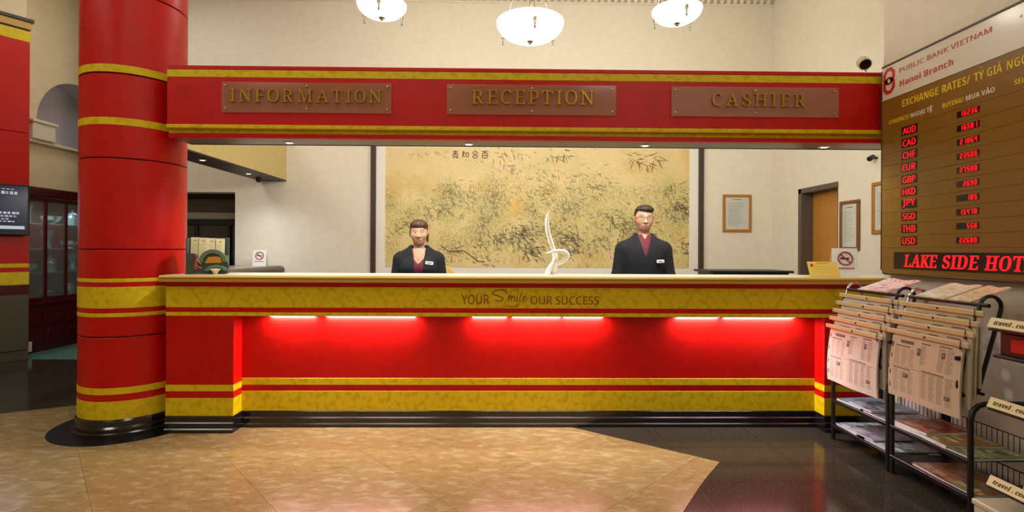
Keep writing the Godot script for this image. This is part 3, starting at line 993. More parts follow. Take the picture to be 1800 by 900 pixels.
func sign_plates() -> void:
	var specs := [["INFORMATION", -1.912, -0.770, -1.85, -0.835, "nearest the column", 0.085], ["RECEPTION", -0.394, 0.761, -0.225, 0.606, "above the middle of the counter", 0.094], ["CASHIER", 1.141, 2.297, 1.42, 2.06, "beside the rate board", 0.086]]
	for q in specs:
		var cx: float = (q[1] + q[2]) / 2
		var w: float = q[2] - q[1]
		var t := thing("sign_plate", "clear acrylic plate with gold letters %s, on the red fascia" % q[0], "sign", V(cx, 2.166, FRONT - 0.014), 0.0, "acrylic plates on the fascia")
		obj("plate", lbox_mesh(Vector3(-w / 2, 0, -0.006), Vector3(w / 2, 0.205, 0.0), 0.001), M.acrylic, t)
		for sx in [-w / 2 + 0.026, 0.0, w / 2 - 0.026]:
			for sy in [0.026, 0.180]:
				obj("screw", lathe_mesh([Vector2(0.008, -0.014), Vector2(0.008, 0.002), Vector2(0.006, 0.005), Vector2(0.0, 0.006)], 12, Transform3D(Basis(Vector3.RIGHT, PI / 2), Vector3(sx, sy, 0))), M.steel, t)
		# letters, each its own piece, spaced evenly
		var s: String = q[0]
		var widths := []
		var total := 0.0
		for ch in s:
			var tm := TextMesh.new()
			tm.text = ch
			tm.font = serif
			tm.font_size = 48
			tm.pixel_size = 0.01
			var ww: float = tm.get_aabb().size.x * q[6] / (0.48 * 0.714)
			widths.append(ww)
			total += ww
		var gap: float = (q[4] - q[3] - total) / (s.length() - 1)
		var x: float = q[3] - cx
		for i in s.length():
			text("letter", s[i], serif, Vector3(x, 0.070, 0.001), widths[i], q[6], 0.010, M.letter_gold, t)
			x += widths[i] + gap

func side_counter_and_beam() -> void:
	# a beam that runs from the column to the back wall, with downlights and a dome camera
	var b := thing("soffit_beam", "wood veneer ceiling beam running from the column to the back wall", "beam")
	obj("veneer_side", box_mesh(-2.81, -2.79, 2.118, 2.70, 3.95, BACK, 0.001), M.beam_veneer, b)
	obj("veneer_side", box_mesh(-3.12, -3.10, 2.118, 2.70, 3.95, BACK, 0.001), M.beam_veneer, b)
	obj("underside", box_mesh(-3.12, -2.79, 2.105, 2.12, 3.95, BACK, 0.001), M.dark_brown, b)
	obj("top_board", box_mesh(-3.12, -2.79, 2.685, 2.70, 3.95, BACK), M.wall_paint, b)
	downlight(V(-2.95, 2.106, 5.05), "small round downlight under the veneer beam, nearest the column", "downlights under the beam")
	downlight(V(-2.95, 2.106, 5.95), "small round downlight under the veneer beam, nearest the back wall", "downlights under the beam")
	var c := thing("dome_camera", "small black dome camera under the end of the veneer beam", "camera", V(-3.0, 2.105, 6.30))
	obj("mount", lathe_mesh([Vector2(0.03, -0.02), Vector2(0.032, 0.0)], 20), M.black_plastic, c)
	obj("dome", lathe_mesh([Vector2(0.0, -0.058), Vector2(0.02, -0.052), Vector2(0.032, -0.036), Vector2(0.036, -0.016), Vector2(0.0, -0.016)], 20), M.black_plastic, c)
	var s := thing("side_counter", "grey topped side counter with a rounded edge behind the column", "counter")
	var pr := PackedVector2Array()
	pr.append(Vector2(-3.42, 0.93))
	for p in arc(Vector2(-2.83, 0.975), 0.045, -PI / 2, PI / 2, 8):
		pr.append(p)
	pr.append(Vector2(-3.42, 1.02))
	obj("edge", prism_mesh(pr, -6.55, -4.2), M.grey_edge, s)
	obj("top", box_mesh(-3.42, -2.83, 1.02, 1.027, 4.2, 6.55, 0.001), M.grey_top, s)
	obj("body", box_mesh(-3.40, -2.92, 0.0, 0.93, 4.2, 6.55), M.dark_brown, s)
	var n := no_smoking(V(-2.99, 1.027, 6.3), 0.16, 0.20, 0.12, "small white no-smoking card on the grey side counter")

func no_smoking(at: Vector3, w: float, h: float, turn: float, label: String) -> Node3D:
	var t := thing("no_smoking_card", label, "sign", at, turn)
	var lean := Transform3D(Basis(Vector3.RIGHT, -0.16), Vector3.ZERO)
	var pl := obj("card", lbox_mesh(Vector3(-w / 2, 0, -0.003), Vector3(w / 2, h, 0.003), 0.001), M.paper_white, t)
	pl.transform = lean
	var back := obj("stand", lbox_mesh(Vector3(-w / 2, 0, -0.002), Vector3(w / 2, h * 0.99, 0.002), 0.001), M.white_plastic, t)
	back.transform = Transform3D(Basis(Vector3.RIGHT, 0.2), Vector3(0, 0, -h * 0.36))
	var c := Vector3(0, h * 0.64, 0.004)
	var r := w * 0.28
	var ring := []
	for k in 28:
		ring.append(c + Vector3(cos(TAU * k / 28) * r, sin(TAU * k / 28) * r, 0))
	var parts := []
	parts.append(obj("ring", tube_mesh(ring, w * 0.035, 6, true), M.sign_red, t))
	parts.append(obj("slash", tube_mesh([c + Vector3(-0.7, 0.7, 0) * r, c + Vector3(0.7, -0.7, 0) * r], w * 0.03, 6), M.sign_red, t))
	parts.append(obj("cigarette", lbox_mesh(c + Vector3(-r * 0.7, -w * 0.035, -0.002), c + Vector3(r * 0.6, w * 0.035, 0.0005)), M.ink, t))
	for k in 9:
		parts.append(obj("caption", lbox_mesh(Vector3(-w * 0.36 + k * w * 0.08, h * 0.26, 0.002), Vector3(-w * 0.36 + k * w * 0.08 + w * 0.055, h * 0.26 + w * 0.07, 0.0038)), M.sign_red, t))
	for p in parts:
		p.transform = lean
	return t

func pillar_and_cabinet() -> void:
	# pillar at the far left, its face turned towards the reception
	var n := Vector3(0.824, 0, 0.566)
	var along := Vector3(-0.566, 0, 0.824)
	var A := V(-5.264, 0, 5.757)
	var t := thing("pillar", "broad red wall pillar with gold bands on a granite foot", "pillar", A)
	t.basis = Basis(-along, Vector3.UP, n)
	var W := 1.25
	for q in [["foot", 0.0, 0.11, "granite_pillar", -0.012], ["granite_panel", 0.114, 0.726, "granite_pillar", 0.0], ["dark_stripe", 0.726, 0.832, "cabinet_wood", 0.004], ["gold_band", 0.832, 0.972, "gold_brocade", 0.002], ["red_stripe", 0.972, 1.020, "red_lacquer", 0.0], ["gold_band", 1.020, 1.066, "gold_brocade", 0.002], ["red_panel", 1.066, 2.50, "red_lacquer", 0.0], ["red_panel", 2.506, 3.51, "red_lacquer", 0.0], ["gold_band", 3.51, 3.63, "gold_brocade", 0.004], ["dark_stripe", 3.63, 3.65, "dark_groove", 0.0], ["gold_band", 3.65, 3.73, "gold_trim", 0.012], ["cap", 3.73, 3.765, "black_plastic", 0.03]]:
		obj(q[0], lbox_mesh(Vector3(-W, q[1], -0.5), Vector3(maxf(q[4], 0.0), q[2], q[4]), 0.002), M[q[3]], t)
	obj("upper_wall", lbox_mesh(Vector3(-W, 3.765, -0.5), Vector3(-0.02, CEIL, -0.04)), M.wall_cream, t)
	# television on the pillar
	var tv := thing("television", "flat black television with white text lines hung on the red pillar", "television", A + n * 0.05 + Vector3(0, 1.375, 0) - t.basis.x * 0.49)
	tv.basis = t.basis
	obj("housing", lbox_mesh(Vector3(-0.47, 0, 0.0), Vector3(0.47, 0.545, 0.06), 0.008), M.black_plastic, tv)
	obj("wall_mount", lbox_mesh(Vector3(-0.12, 0.15, -0.055), Vector3(0.12, 0.4, 0.0)), M.black_metal, tv)
	var scr := mat("tv_screen", Color(0.02, 0.02, 0.03), 0.2)
	scr.emission_enabled = true
	scr.emission = Color.WHITE
	scr.emission_operator = BaseMaterial3D.EMISSION_OP_MULTIPLY
	scr.emission_texture = ImageTexture.create_from_image(tv_image())
	scr.emission_energy_multiplier = 0.7
	scr.texture_repeat = false
	var s := obj("screen", card_mesh(0.90, 0.48, 0.003), scr, tv)
	s.position = Vector3(0, 0.045, 0.0615)
	area(tv, Vector3(0, 0.28, 0.07), Vector3(0, 0, 1), Vector2(0.88, 0.46), Color(0.75, 0.8, 1.0), 0.12)
	# built-in display cabinet in dark red wood
	var c := thing("display_cabinet", "dark red wooden display cabinet with glass doors under the cream wall", "cabinet", V(-5.5, 0, 5.92))
	c.basis = side_frame.rotated(Vector3.UP, PI)    # x runs away from the camera, z out of the wall
	var LC := 2.9
	obj("plinth", lbox_mesh(Vector3(0, 0, -0.45), Vector3(LC, 0.09, -0.02)), M.cabinet_wood, c)
	obj("base", lbox_mesh(Vector3(0, 0.09, -0.45), Vector3(LC, 0.56, -0.012), 0.003), M.cabinet_wood, c)
	obj("worktop", lbox_mesh(Vector3(0, 0.56, -0.45), Vector3(LC, 0.60, 0.02), 0.006), M.cabinet_wood, c)
	obj("cornice", lbox_mesh(Vector3(0, 1.84, -0.45), Vector3(LC, 1.95, 0.03), 0.012), M.cabinet_wood, c)
	obj("end_panel", lbox_mesh(Vector3(0, 0.60, -0.45), Vector3(0.03, 1.84, 0.0)), M.cabinet_wood, c)
	obj("end_panel", lbox_mesh(Vector3(LC - 0.03, 0.60, -0.45), Vector3(LC, 1.84, 0.0)), M.cabinet_wood, c)
	for y in [0.93, 1.22, 1.52]:
		obj("shelf", lbox_mesh(Vector3(0.03, y, -0.44), Vector3(LC - 0.03, y + 0.012, -0.04), 0.002), M.glass, c)
	var w := 0.285
	for k in 10:
		var x0 := 0.03 + k * w - 0.02
		var door := obj("door", lbox_mesh(Vector3(x0 - 0.005, 0.605, -0.02), Vector3(x0 + 0.035, 1.835, 0.006), 0.003), M.cabinet_wood, c)
		obj("rail", lbox_mesh(Vector3(x0, 0.605, -0.018), Vector3(x0 + w, 0.65, 0.004), 0.003), M.cabinet_wood, door)
		obj("rail", lbox_mesh(Vector3(x0, 1.79, -0.018), Vector3(x0 + w, 1.835, 0.004), 0.003), M.cabinet_wood, door)
		obj("pane", lbox_mesh(Vector3(x0 + 0.03, 0.645, -0.010), Vector3(x0 + w, 1.795, -0.006)), M.glass, door)
		var dr := obj("drawer", lbox_mesh(Vector3(x0 + 0.02, 0.30, -0.014), Vector3(x0 + w - 0.02, 0.545, 0.0), 0.004), M.cabinet_wood, c)
		obj("knob", lathe_mesh([Vector2(0.006, 0), Vector2(0.006, 0.012), Vector2(0.014, 0.018), Vector2(0.012, 0.026), Vector2(0.0, 0.028)], 12, Transform3D(Basis(Vector3.RIGHT, PI / 2), Vector3(x0 + w * 0.75, 0.48, 0.0))), M.silverware, dr)
		obj("raised_panel", lbox_mesh(Vector3(x0 + 0.06, 0.34, -0.01), Vector3(x0 + w - 0.06, 0.43, 0.006), 0.006), M.cabinet_wood, dr)
		var lo := obj("drawer", lbox_mesh(Vector3(x0 + 0.02, 0.105, -0.014), Vector3(x0 + w - 0.02, 0.285, 0.0), 0.004), M.cabinet_wood, c)
		obj("raised_panel", lbox_mesh(Vector3(x0 + 0.05, 0.14, -0.01), Vector3(x0 + w - 0.05, 0.25, 0.006), 0.006), M.cabinet_wood, lo)
	for k in 4:
		var u := 0.17 + 0.285 * k
		var lp := obj("lamp", lathe_mesh([Vector2(0.0, -0.004), Vector2(0.018, -0.003), Vector2(0.022, 0.0)], 16, Transform3D(Basis(), Vector3(u, 1.838, -0.2))), M.downlight_glow, c)
		var l := SpotLight3D.new()
		l.name = "lamp_light"
		l.light_color = Color(0.86, 0.97, 1.0)
		l.light_energy = 0.30
		l.light_size = 0.02
		l.spot_range = 8.0
		l.spot_angle = 60.0
		l.spot_angle_attenuation = 0.8
		l.spot_attenuation = 2.0
		l.shadow_enabled = true
		lp.add_child(l)
		l.position = Vector3(u, 1.82, -0.2)
		l.rotation.x = -PI / 2
	# glass and silver on its shelves
	var kinds := [["glass_vase", "tall glass vase", [Vector2(0.0, 0), Vector2(0.045, 0), Vector2(0.05, 0.02), Vector2(0.035, 0.09), Vector2(0.06, 0.19), Vector2(0.07, 0.22), Vector2(0.063, 0.22), Vector2(0.052, 0.18), Vector2(0.03, 0.09), Vector2(0.0, 0.03)], "glassware"],
		["silver_bowl", "wide silver bowl", [Vector2(0.0, 0), Vector2(0.05, 0), Vector2(0.045, 0.015), Vector2(0.09, 0.05), Vector2(0.115, 0.10), Vector2(0.110, 0.10), Vector2(0.08, 0.055), Vector2(0.0, 0.025)], "silverware"],
		["glass_jar", "lidded glass jar", [Vector2(0.0, 0), Vector2(0.06, 0), Vector2(0.065, 0.10), Vector2(0.05, 0.13), Vector2(0.058, 0.14), Vector2(0.03, 0.165), Vector2(0.012, 0.172), Vector2(0.016, 0.19), Vector2(0.0, 0.2)], "glassware"]]
	var lev := ["cabinet's foot board", "lowest glass shelf", "middle glass shelf", "top glass shelf"]
	var yy := [0.60, 0.942, 1.232, 1.532]
	for l in 4:
		for k in 5:
			var q: Array = kinds[(k + l) % 3]
			var u := 0.22 + k * 0.33 + 0.05 * (l % 2)
			var spot: String = ["first from the pillar", "second from the pillar", "third from the pillar", "fourth from the pillar", "fifth from the pillar"][k]
			tag(obj(q[0], lathe_mesh(q[2], 20, Transform3D(Basis(), V(-5.70, yy[l] + 0.001, 5.92 + u))), M[q[3]]), "%s on the %s, %s" % [q[1], lev[l], spot], "ornament", "ornaments in the display cabinet")
	var o := thing("wall_socket", "white double wall socket low on the dark cabinet by the pillar", "socket", V(-5.484, 0.035, 6.0), PI / 2)
	obj("plate", lbox_mesh(Vector3(-0.035, 0, 0), Vector3(0.035, 0.115, 0.008), 0.003), M.outlet, o)
	for y in [0.035, 0.08]:
		obj("outlet", lbox_mesh(Vector3(-0.014, y - 0.012, 0.007), Vector3(0.014, y + 0.012, 0.010), 0.002), M.figure_cream, o)
	# office chair seen through the gap behind the side counter
	var ch := thing("office_chair", "black office chair with armrests behind the side counter", "chair", V(-3.86, 0, 6.1), 0.7)
	obj("seat", lbox_mesh(Vector3(-0.25, 0.43, -0.25), Vector3(0.25, 0.52, 0.25), 0.04), M.black_plastic, ch)
	var bk := obj("backrest", lbox_mesh(Vector3(-0.24, 0.0, -0.04), Vector3(0.24, 0.68, 0.04), 0.035), M.black_plastic, ch)
	bk.transform = Transform3D(Basis(Vector3.RIGHT, -0.3), Vector3(0, 0.54, -0.24))
	obj("column", lathe_mesh([Vector2(0.03, 0.08), Vector2(0.03, 0.43)], 14), M.black_metal, ch)
	for k in 5:
		var dir := Vector3(cos(TAU * k / 5), 0, sin(TAU * k / 5))
		var lg := obj("leg", tube_mesh([Vector3(0, 0.10, 0), dir * 0.28 + Vector3(0, 0.07, 0)], 0.018, 8), M.black_metal, ch)
		obj("castor", lathe_mesh([Vector2(0.0, -0.02), Vector2(0.026, -0.018), Vector2(0.026, 0.018), Vector2(0.0, 0.02)], 12, Transform3D(Basis(Vector3.RIGHT, PI / 2), dir * 0.28 + Vector3(0, 0.027, 0))), M.black_plastic, lg)
	for sx in [-1, 1]:
		obj("armrest", tube_mesh([Vector3(sx * 0.26, 0.47, 0.12), Vector3(sx * 0.29, 0.60, 0.14), Vector3(sx * 0.29, 0.72, 0.08), Vector3(sx * 0.29, 0.75, -0.05), Vector3(sx * 0.28, 0.74, -0.25)], 0.022, 8), M.black_plastic, ch)

func framed_notice(at: Vector3, turn: float, w: float, h: float, frame_m: String, label: String, seed_: int) -> void:
	var t := thing("framed_notice", label, "picture frame", at, turn)
	var fw := 0.034
	for q in [[Vector3(-w / 2, 0, 0), Vector3(w / 2, fw, 0.022)], [Vector3(-w / 2, h - fw, 0), Vector3(w / 2, h, 0.022)], [Vector3(-w / 2, fw, 0), Vector3(-w / 2 + fw, h - fw, 0.022)], [Vector3(w / 2 - fw, fw, 0), Vector3(w / 2, h - fw, 0.022)]]:
		obj("frame_bar", lbox_mesh(q[0], q[1], 0.004), M[frame_m], t)
	var s := obj("notice", card_mesh(w - fw * 1.6, h - fw * 1.6, 0.006), printed("notice_print_%d" % seed_, lines_image(120, 170, rgb(226, 224, 218), rgb(120, 118, 124), seed_, 16)), t)
	s.position = Vector3(0, fw * 0.8, 0.006)
	obj("pane", lbox_mesh(Vector3(-w / 2 + fw * 0.7, fw * 0.7, 0.011), Vector3(w / 2 - fw * 0.7, h - fw * 0.7, 0.014)), M.glass, t)

func door_and_frames() -> void:
	var dn := Node3D.new()
	dn.name = "door_1"
	dn.set_meta("kind", "structure")
	add_child(dn)
	var sx := 3.476
	obj("jamb", box_mesh(sx - 0.012, sx + 0.19, 0, 1.972, 5.925, 5.985, 0.003), M.door_frame, dn)
	obj("jamb", box_mesh(sx - 0.0, sx + 0.19, 0, 1.972, 5.275, 5.287, 0.001), M.door_frame, dn)
	obj("head", box_mesh(sx - 0.012, sx + 0.19, 1.915, 1.972, 5.275, 5.985, 0.003), M.door_frame, dn)
	var lf := obj("leaf", box_mesh(sx + 0.13, sx + 0.17, 0.005, 1.915, 5.287, 5.925, 0.003), M.door_wood, dn)
	obj("handle", tube_mesh([V(sx + 0.13, 0.95, 5.36), V(sx + 0.08, 0.95, 5.36), V(sx + 0.08, 0.95, 5.47)], 0.009, 8), M.chrome, lf)
	framed_notice(V(3.018, 1.487, BACK), 0.0, 0.374, 0.485, "frame_wood", "gold framed white notice on the back wall right of the painting", 61)
	framed_notice(V(sx, 1.255, 5.085), -PI / 2, 0.29, 0.50, "frame_wood_dark", "brown framed notice on the side wall next to the door", 62)
	framed_notice(V(sx, 1.41, 4.60), -PI / 2, 0.34, 0.48, "frame_wood", "gold framed notice on the side wall half hidden by the rate board", 63)

func painting() -> void:
	var t := thing("bamboo_painting", "wide ink painting of dense bamboo leaves on golden paper behind the counter", "painting", V(0.434, 0.86, BACK))
	var x0 := -1.64 - 0.434
	var x1 := 2.505 - 0.434
	obj("mount_board", lbox_mesh(Vector3(x0, 0.0, 0.0), Vector3(x1, 1.80, 0.03), 0.002), M.mat_board, t)
	var pic := obj("picture", card_mesh(3.905, 1.535, 0.004), printed("painting_print", painting_image(), 0.55), t)
	pic.position = Vector3((-1.521 + 2.386) / 2 - 0.434, 1.015 - 0.86, 0.0325)
	# lattice wood frame: two uprights with small notches, and head and foot rails
	for sx in [x0 - 0.032, x1 + 0.032]:
		var up := obj("frame_upright", lbox_mesh(Vector3(sx - 0.032, 0, 0), Vector3(sx + 0.032, 1.88, 0.055), 0.004), M.lattice_wood, t)
	for y in [-0.06, 1.80]:
		obj("frame_rail", lbox_mesh(Vector3(x0 - 0.064, y, 0), Vector3(x1 + 0.064, y + 0.08, 0.05), 0.004), M.lattice_wood, t)
	var notch := lbox_mesh(Vector3(-0.020, -0.006, 0), Vector3(0.020, 0.006, 0.006), 0.001)
	for k in 60:
		for sx in [x0 - 0.032, x1 + 0.032]:
			var o := obj("frame_fret", notch, M.dark_brown, t)
			o.position = Vector3(sx, 0.03 + k * 0.03, 0.053)

func pendants() -> void:
	var specs := [[0.235, 3.20, 4.8, 0.317, "large", "over the middle of the reception"], [-1.152, 3.405, 4.8, 0.228, "smaller", "on the column side of the large one"], [1.6175, 3.385, 4.8, 0.230, "smaller", "on the rate board side of the large one"]]
	for q in specs:
		var r: float = q[3]
		var h := r * 0.56
		var t := thing("pendant_lamp", "%s white glass bowl pendant lamp %s" % [q[4], q[5]], "pendant lamp", V(q[0], q[1], q[2]), 0.35, "bowl pendant lamps")
		var prof := []
		for k in 11:
			var a := float(k) / 10.0
			prof.append(Vector2(r * sin(a * PI / 2) ** 0.9, h * (1.0 - cos(a * PI / 2)) * 0.98))
		prof[0] = Vector2(0, 0)
		for k in 11:
			var p: Vector2 = prof[10 - k]
			if k > 0:
				prof.append(Vector2(maxf(p.x - 0.008, 0.0), p.y + 0.006))
		obj("lamp_bowl", lathe_mesh(prof, 40), M.bowl_glow, t)
		obj("finial", lathe_mesh([Vector2(0.0, -0.03), Vector2(0.012, -0.024), Vector2(0.016, -0.012), Vector2(0.03, -0.004), Vector2(0.03, 0.0)], 16), M.steel, t)
		for k in 3:
			var a := TAU * k / 3.0 + 1.82
			var rim := Vector3(cos(a) * r * 0.86, h * 0.50, sin(a) * r * 0.86)
			var clip := obj("clip", lathe_mesh([Vector2(0.0, -0.05), Vector2(0.010, -0.045), Vector2(0.006, -0.03), Vector2(0.016, -0.016), Vector2(0.018, 0.012), Vector2(0.008, 0.024), Vector2(0.0, 0.026)], 12, Transform3D(Basis(), rim * 1.02)), M.steel, t)
			obj("crystal_drop", lathe_mesh([Vector2(0.0, -0.095), Vector2(0.010, -0.075), Vector2(0.007, -0.055), Vector2(0.0, -0.05)], 8, Transform3D(Basis(), rim * 1.02)), M.glassware, clip)
			obj("wire", tube_mesh([rim + Vector3(cos(a) * 0.02, 0.02, sin(a) * 0.02), Vector3(cos(a) * 0.02, CEIL - q[1] - 0.4, sin(a) * 0.02)], 0.004, 6), M.steel, t)
		obj("rod", tube_mesh([Vector3(0, h * 0.3, 0), Vector3(0, CEIL - q[1], 0)], 0.007, 8), M.steel, t)
		obj("ceiling_rose", lathe_mesh([Vector2(0.02, CEIL - q[1] - 0.06), Vector2(0.07, CEIL - q[1] - 0.02), Vector2(0.075, CEIL - q[1])], 20), M.steel, t)
		var l := OmniLight3D.new()
		l.name = "lamp_light"
		l.light_color = Color(1.0, 0.98, 0.93)
		l.light_energy = 0.2 if r > 0.25 else 0.45
		l.light_size = 0.10
		l.omni_range = 16.0
		l.omni_attenuation = 2.0
		l.shadow_enabled = true
		t.add_child(l)
		l.position = Vector3(0.05, h + 0.14, 0)

func rate_board() -> void:
	var t := thing("exchange_rate_board", "large brown exchange rate board with red LED figures on the right wall", "rate board", Vector3(WALL_X, 1.092, -3.447))
	t.basis = side_frame
	var W := 1.92
	var H := 1.408
	var z := 0.055
	# rim with rounded corners
	var outer := PackedVector2Array()
	for q in [[W - 0.03, 0.03, -PI / 2], [W - 0.03, H - 0.03, 0.0], [0.03, H - 0.03, PI / 2], [0.03, 0.03, PI]]:
		for p in arc(Vector2(q[0], q[1]), 0.03, q[2], q[2] + PI / 2, 6):
			outer.append(p)
	obj("housing", prism_mesh(outer, 0.0, z - 0.006), M.board_frame, t)
	for q in [[Vector3(0.0, 0.03, z - 0.01), Vector3(0.008, H - 0.03, z + 0.003)], [Vector3(W - 0.008, 0.03, z - 0.01), Vector3(W, H - 0.03, z + 0.003)], [Vector3(0.03, 0, z - 0.01), Vector3(W - 0.03, 0.010, z + 0.003)], [Vector3(0.004, H - 0.014, z - 0.01), Vector3(W - 0.004, H, z + 0.003)]]:
		obj("rim", lbox_mesh(q[0], q[1], 0.002), M.board_frame, t)
	obj("header", lbox_mesh(Vector3(0.008, 1.176, z - 0.01), Vector3(W - 0.008, H - 0.013, z), 0.0006), M.board_header, t)
	obj("header_edge", lbox_mesh(Vector3(0.008, 1.171, z - 0.01), Vector3(W - 0.008, 1.177, z + 0.003), 0.001), M.text_white, t)
	# brown face made of strips, one per currency, with fine joints between
	var pitch := 0.0783
	obj("face_strip", lbox_mesh(Vector3(0.008, 0.963, z - 0.01), Vector3(W - 0.008, 1.170, z), 0.0006), M.board_brown, t)
	for k in 10:
		var y1 := 0.962 - k * pitch
		obj("face_strip", lbox_mesh(Vector3(0.008, y1 - pitch + 0.0012, z - 0.01), Vector3(W - 0.008, y1, z), 0.0006), M.board_brown, t)
	obj("face_strip", lbox_mesh(Vector3(0.008, 0.011, z - 0.01), Vector3(W - 0.008, 0.962 - 10 * pitch, z), 0.0006), M.board_brown, t)
	for q in [[0.941, 1.330], [1.82, 1.330]]:
		obj("screw", lathe_mesh([Vector2(0.007, 0), Vector2(0.006, 0.003), Vector2(0, 0.004)], 10, Transform3D(Basis(Vector3.RIGHT, PI / 2), Vector3(q[0], q[1], z))), M.steel, t)
	# emblem: two interlocked octagonal rings with diamonds
	var lg := obj("emblem", begin_ring(Vector2(0.068, 1.325), 0.056, 0.060, 0.025, z), M.logo_red, t)
	obj("emblem_ring", begin_ring(Vector2(0.068, 1.262), 0.056, 0.060, 0.025, z), M.logo_red, lg)
	obj("emblem_diamond", prism_mesh(PackedVector2Array([Vector2(0.068, 1.264), Vector2(0.096, 1.293), Vector2(0.068, 1.322), Vector2(0.040, 1.293)]), z, z + 0.0012), M.logo_red, lg)
	obj("emblem_centre", prism_mesh(PackedVector2Array([Vector2(0.068, 1.276), Vector2(0.082, 1.293), Vector2(0.068, 1.310), Vector2(0.054, 1.293)]), z + 0.001, z + 0.002), M.board_header, lg)
	var f := z + 0.0002
	var dz := 0.0015
	text("lettering", "PUBLIC BANK VIETNAM", sans, Vector3(0.158, 1.316, f), 0.630, 0.030, dz, M.text_red, t)
	text("lettering", "Hanoi Branch", sans_bold, Vector3(0.162, 1.226, f), 0.395, 0.036, dz, M.text_red, t)
	text("lettering", "EXCHANGE", sans_bold, Vector3(0.183, 1.086, f), 0.275, 0.044, dz, M.text_yellow, t)
	text("lettering", "RATES/", sans_bold, Vector3(0.484, 1.086, f), 0.182, 0.044, dz, M.text_yellow, t)
	text("lettering", "TY", sans_bold, Vector3(0.688, 1.086, f), 0.060, 0.044, dz, M.text_yellow, t)
	obj("lettering_mark", tube_mesh([Vector3(0.726, 1.136, f), Vector3(0.735, 1.142, f), Vector3(0.737, 1.150, f), Vector3(0.728, 1.154, f), Vector3(0.722, 1.150, f)], 0.002, 6), M.text_yellow, t)
	text("lettering", "GIÁ", sans_bold, Vector3(0.764, 1.086, f), 0.082, 0.044, dz, M.text_yellow, t)
	text("lettering", "NGO", sans_bold, Vector3(0.871, 1.086, f), 0.105, 0.044, dz, M.text_yellow, t)
	text("lettering", "AI TÊ", sans_bold, Vector3(0.980, 1.086, f), 0.150, 0.044, dz, M.text_yellow, t)
	for x in [0.998, 1.105]:
		obj("lettering_mark", lbox_mesh(Vector3(x - 0.005, 1.068, f), Vector3(x + 0.005, 1.078, f + dz)), M.text_yellow, t)
	text("lettering", "CURENCY/", sans_bold, Vector3(0.071, 1.000, f), 0.172, 0.027, dz, M.text_yellow, t)
	text("lettering", "NGOAI", sans_bold, Vector3(0.254, 1.000, f), 0.108, 0.027, dz, M.text_white, t)
	text("lettering", "TÊ", sans_bold, Vector3(0.375, 1.000, f), 0.040, 0.027, dz, M.text_white, t)
	for x in [0.335, 0.404]:
		obj("lettering_mark", lbox_mesh(Vector3(x - 0.003, 0.989, f), Vector3(x + 0.003, 0.995, f + dz)), M.text_white, t)
	text("lettering", "BUYING/", sans_bold, Vector3(0.487, 0.995, f), 0.140, 0.027, dz, M.text_yellow, t)
	text("lettering", "MUA VÀO", sans_bold, Vector3(0.639, 0.995, f), 0.167, 0.027, dz, M.text_white, t)
	text("lettering", "SELLING/", sans_bold, Vector3(0.910, 0.995, f), 0.150, 0.027, dz, M.text_yellow, t)
	var names := ["AUD", "CAD", "CHF", "EUR", "GBP", "HKD", "JPY", "SGD", "THB", "USD"]
	var values := ["16236", "16581", "21864", "23506", "27580", "2690", "185", "15470", "558", "22680"]
	for k in 10:
		var y := 0.899 - k * 0.0782
		var a := obj("led_display", lbox_mesh(Vector3(0.178, y, z - 0.004), Vector3(0.306, y + 0.056, z + 0.001), 0.0005), M.led_window, t)
		text("led_letters", names[k], sans, Vector3(0.192, y + 0.008, z + 0.001), 0.100, 0.040, 0.002, M.led_red, a)
		var yv := 0.912 - k * 0.0788
		var b := obj("led_display", lbox_mesh(Vector3(0.582, yv, z - 0.004), Vector3(0.722, yv + 0.036, z + 0.001), 0.0005), M.led_window, t)
		var s: String = values[k]
		var dg := obj("led_figures", digits(s, 0.027, 0.0222), M.led_red, b)
		dg.position = Vector3(0.717 - 0.0222 * s.length(), yv + 0.0045, z + 0.001)
	var strip := obj("led_display", lbox_mesh(Vector3(0.118, 0.043, z - 0.004), Vector3(W - 0.118, 0.152, z + 0.002), 0.0008), M.led_window, t)
	text("led_letters", "LAKE", serif_bold, Vector3(0.205, 0.058, z + 0.002), 0.245, 0.078, 0.002, M.led_red, strip, 0.16)
	text("led_letters", "SIDE", serif_bold, Vector3(0.490, 0.058, z + 0.002), 0.225, 0.078, 0.002, M.led_red, strip, 0.16)
	text("led_letters", "HOTEL", serif_bold, Vector3(0.755, 0.058, z + 0.002), 0.320, 0.078, 0.002, M.led_red, strip, 0.16)
	area(t, Vector3(0.95, 0.098, z + 0.012), Vector3(0, 0, 1), Vector2(1.6, 0.09), Color(1.0, 0.08, 0.1), 0.05)
	# bullet camera standing on the end of the fascia
	var c := thing("bullet_camera", "beige bullet camera with a black lens standing on the fascia's end", "camera", V(2.545, 2.484, 3.58))
	obj("post", tube_mesh([Vector3(0, 0, 0), Vector3(0, 0.055, 0)], 0.010, 10), M.chrome, c)
	var ax := Vector3(-0.30, -0.52, 0.8).normalized()
	var up := Basis(Quaternion(Vector3.UP, ax))
	obj("housing", lathe_mesh([Vector2(0.0, -0.05), Vector2(0.030, -0.045), Vector2(0.040, -0.03), Vector2(0.040, 0.045), Vector2(0.036, 0.05), Vector2(0.034, 0.04)], 24, Transform3D(up, Vector3(-0.01, 0.095, 0))), M.cream_box, c)
	obj("lens", lathe_mesh([Vector2(0.034, 0.035), Vector2(0.034, 0.044), Vector2(0.016, 0.044), Vector2(0.012, 0.038), Vector2(0.0, 0.036)], 24, Transform3D(up, Vector3(-0.01, 0.095, 0))), M.black_plastic, c)
	var c2 := thing("wall_camera", "tiny black camera on the side wall above the framed notices", "camera", V(3.476, 2.117, 4.72))
	obj("bracket", tube_mesh([Vector3(0, 0, 0), Vector3(-0.05, 0, 0)], 0.010, 8), M.black_plastic, c2)
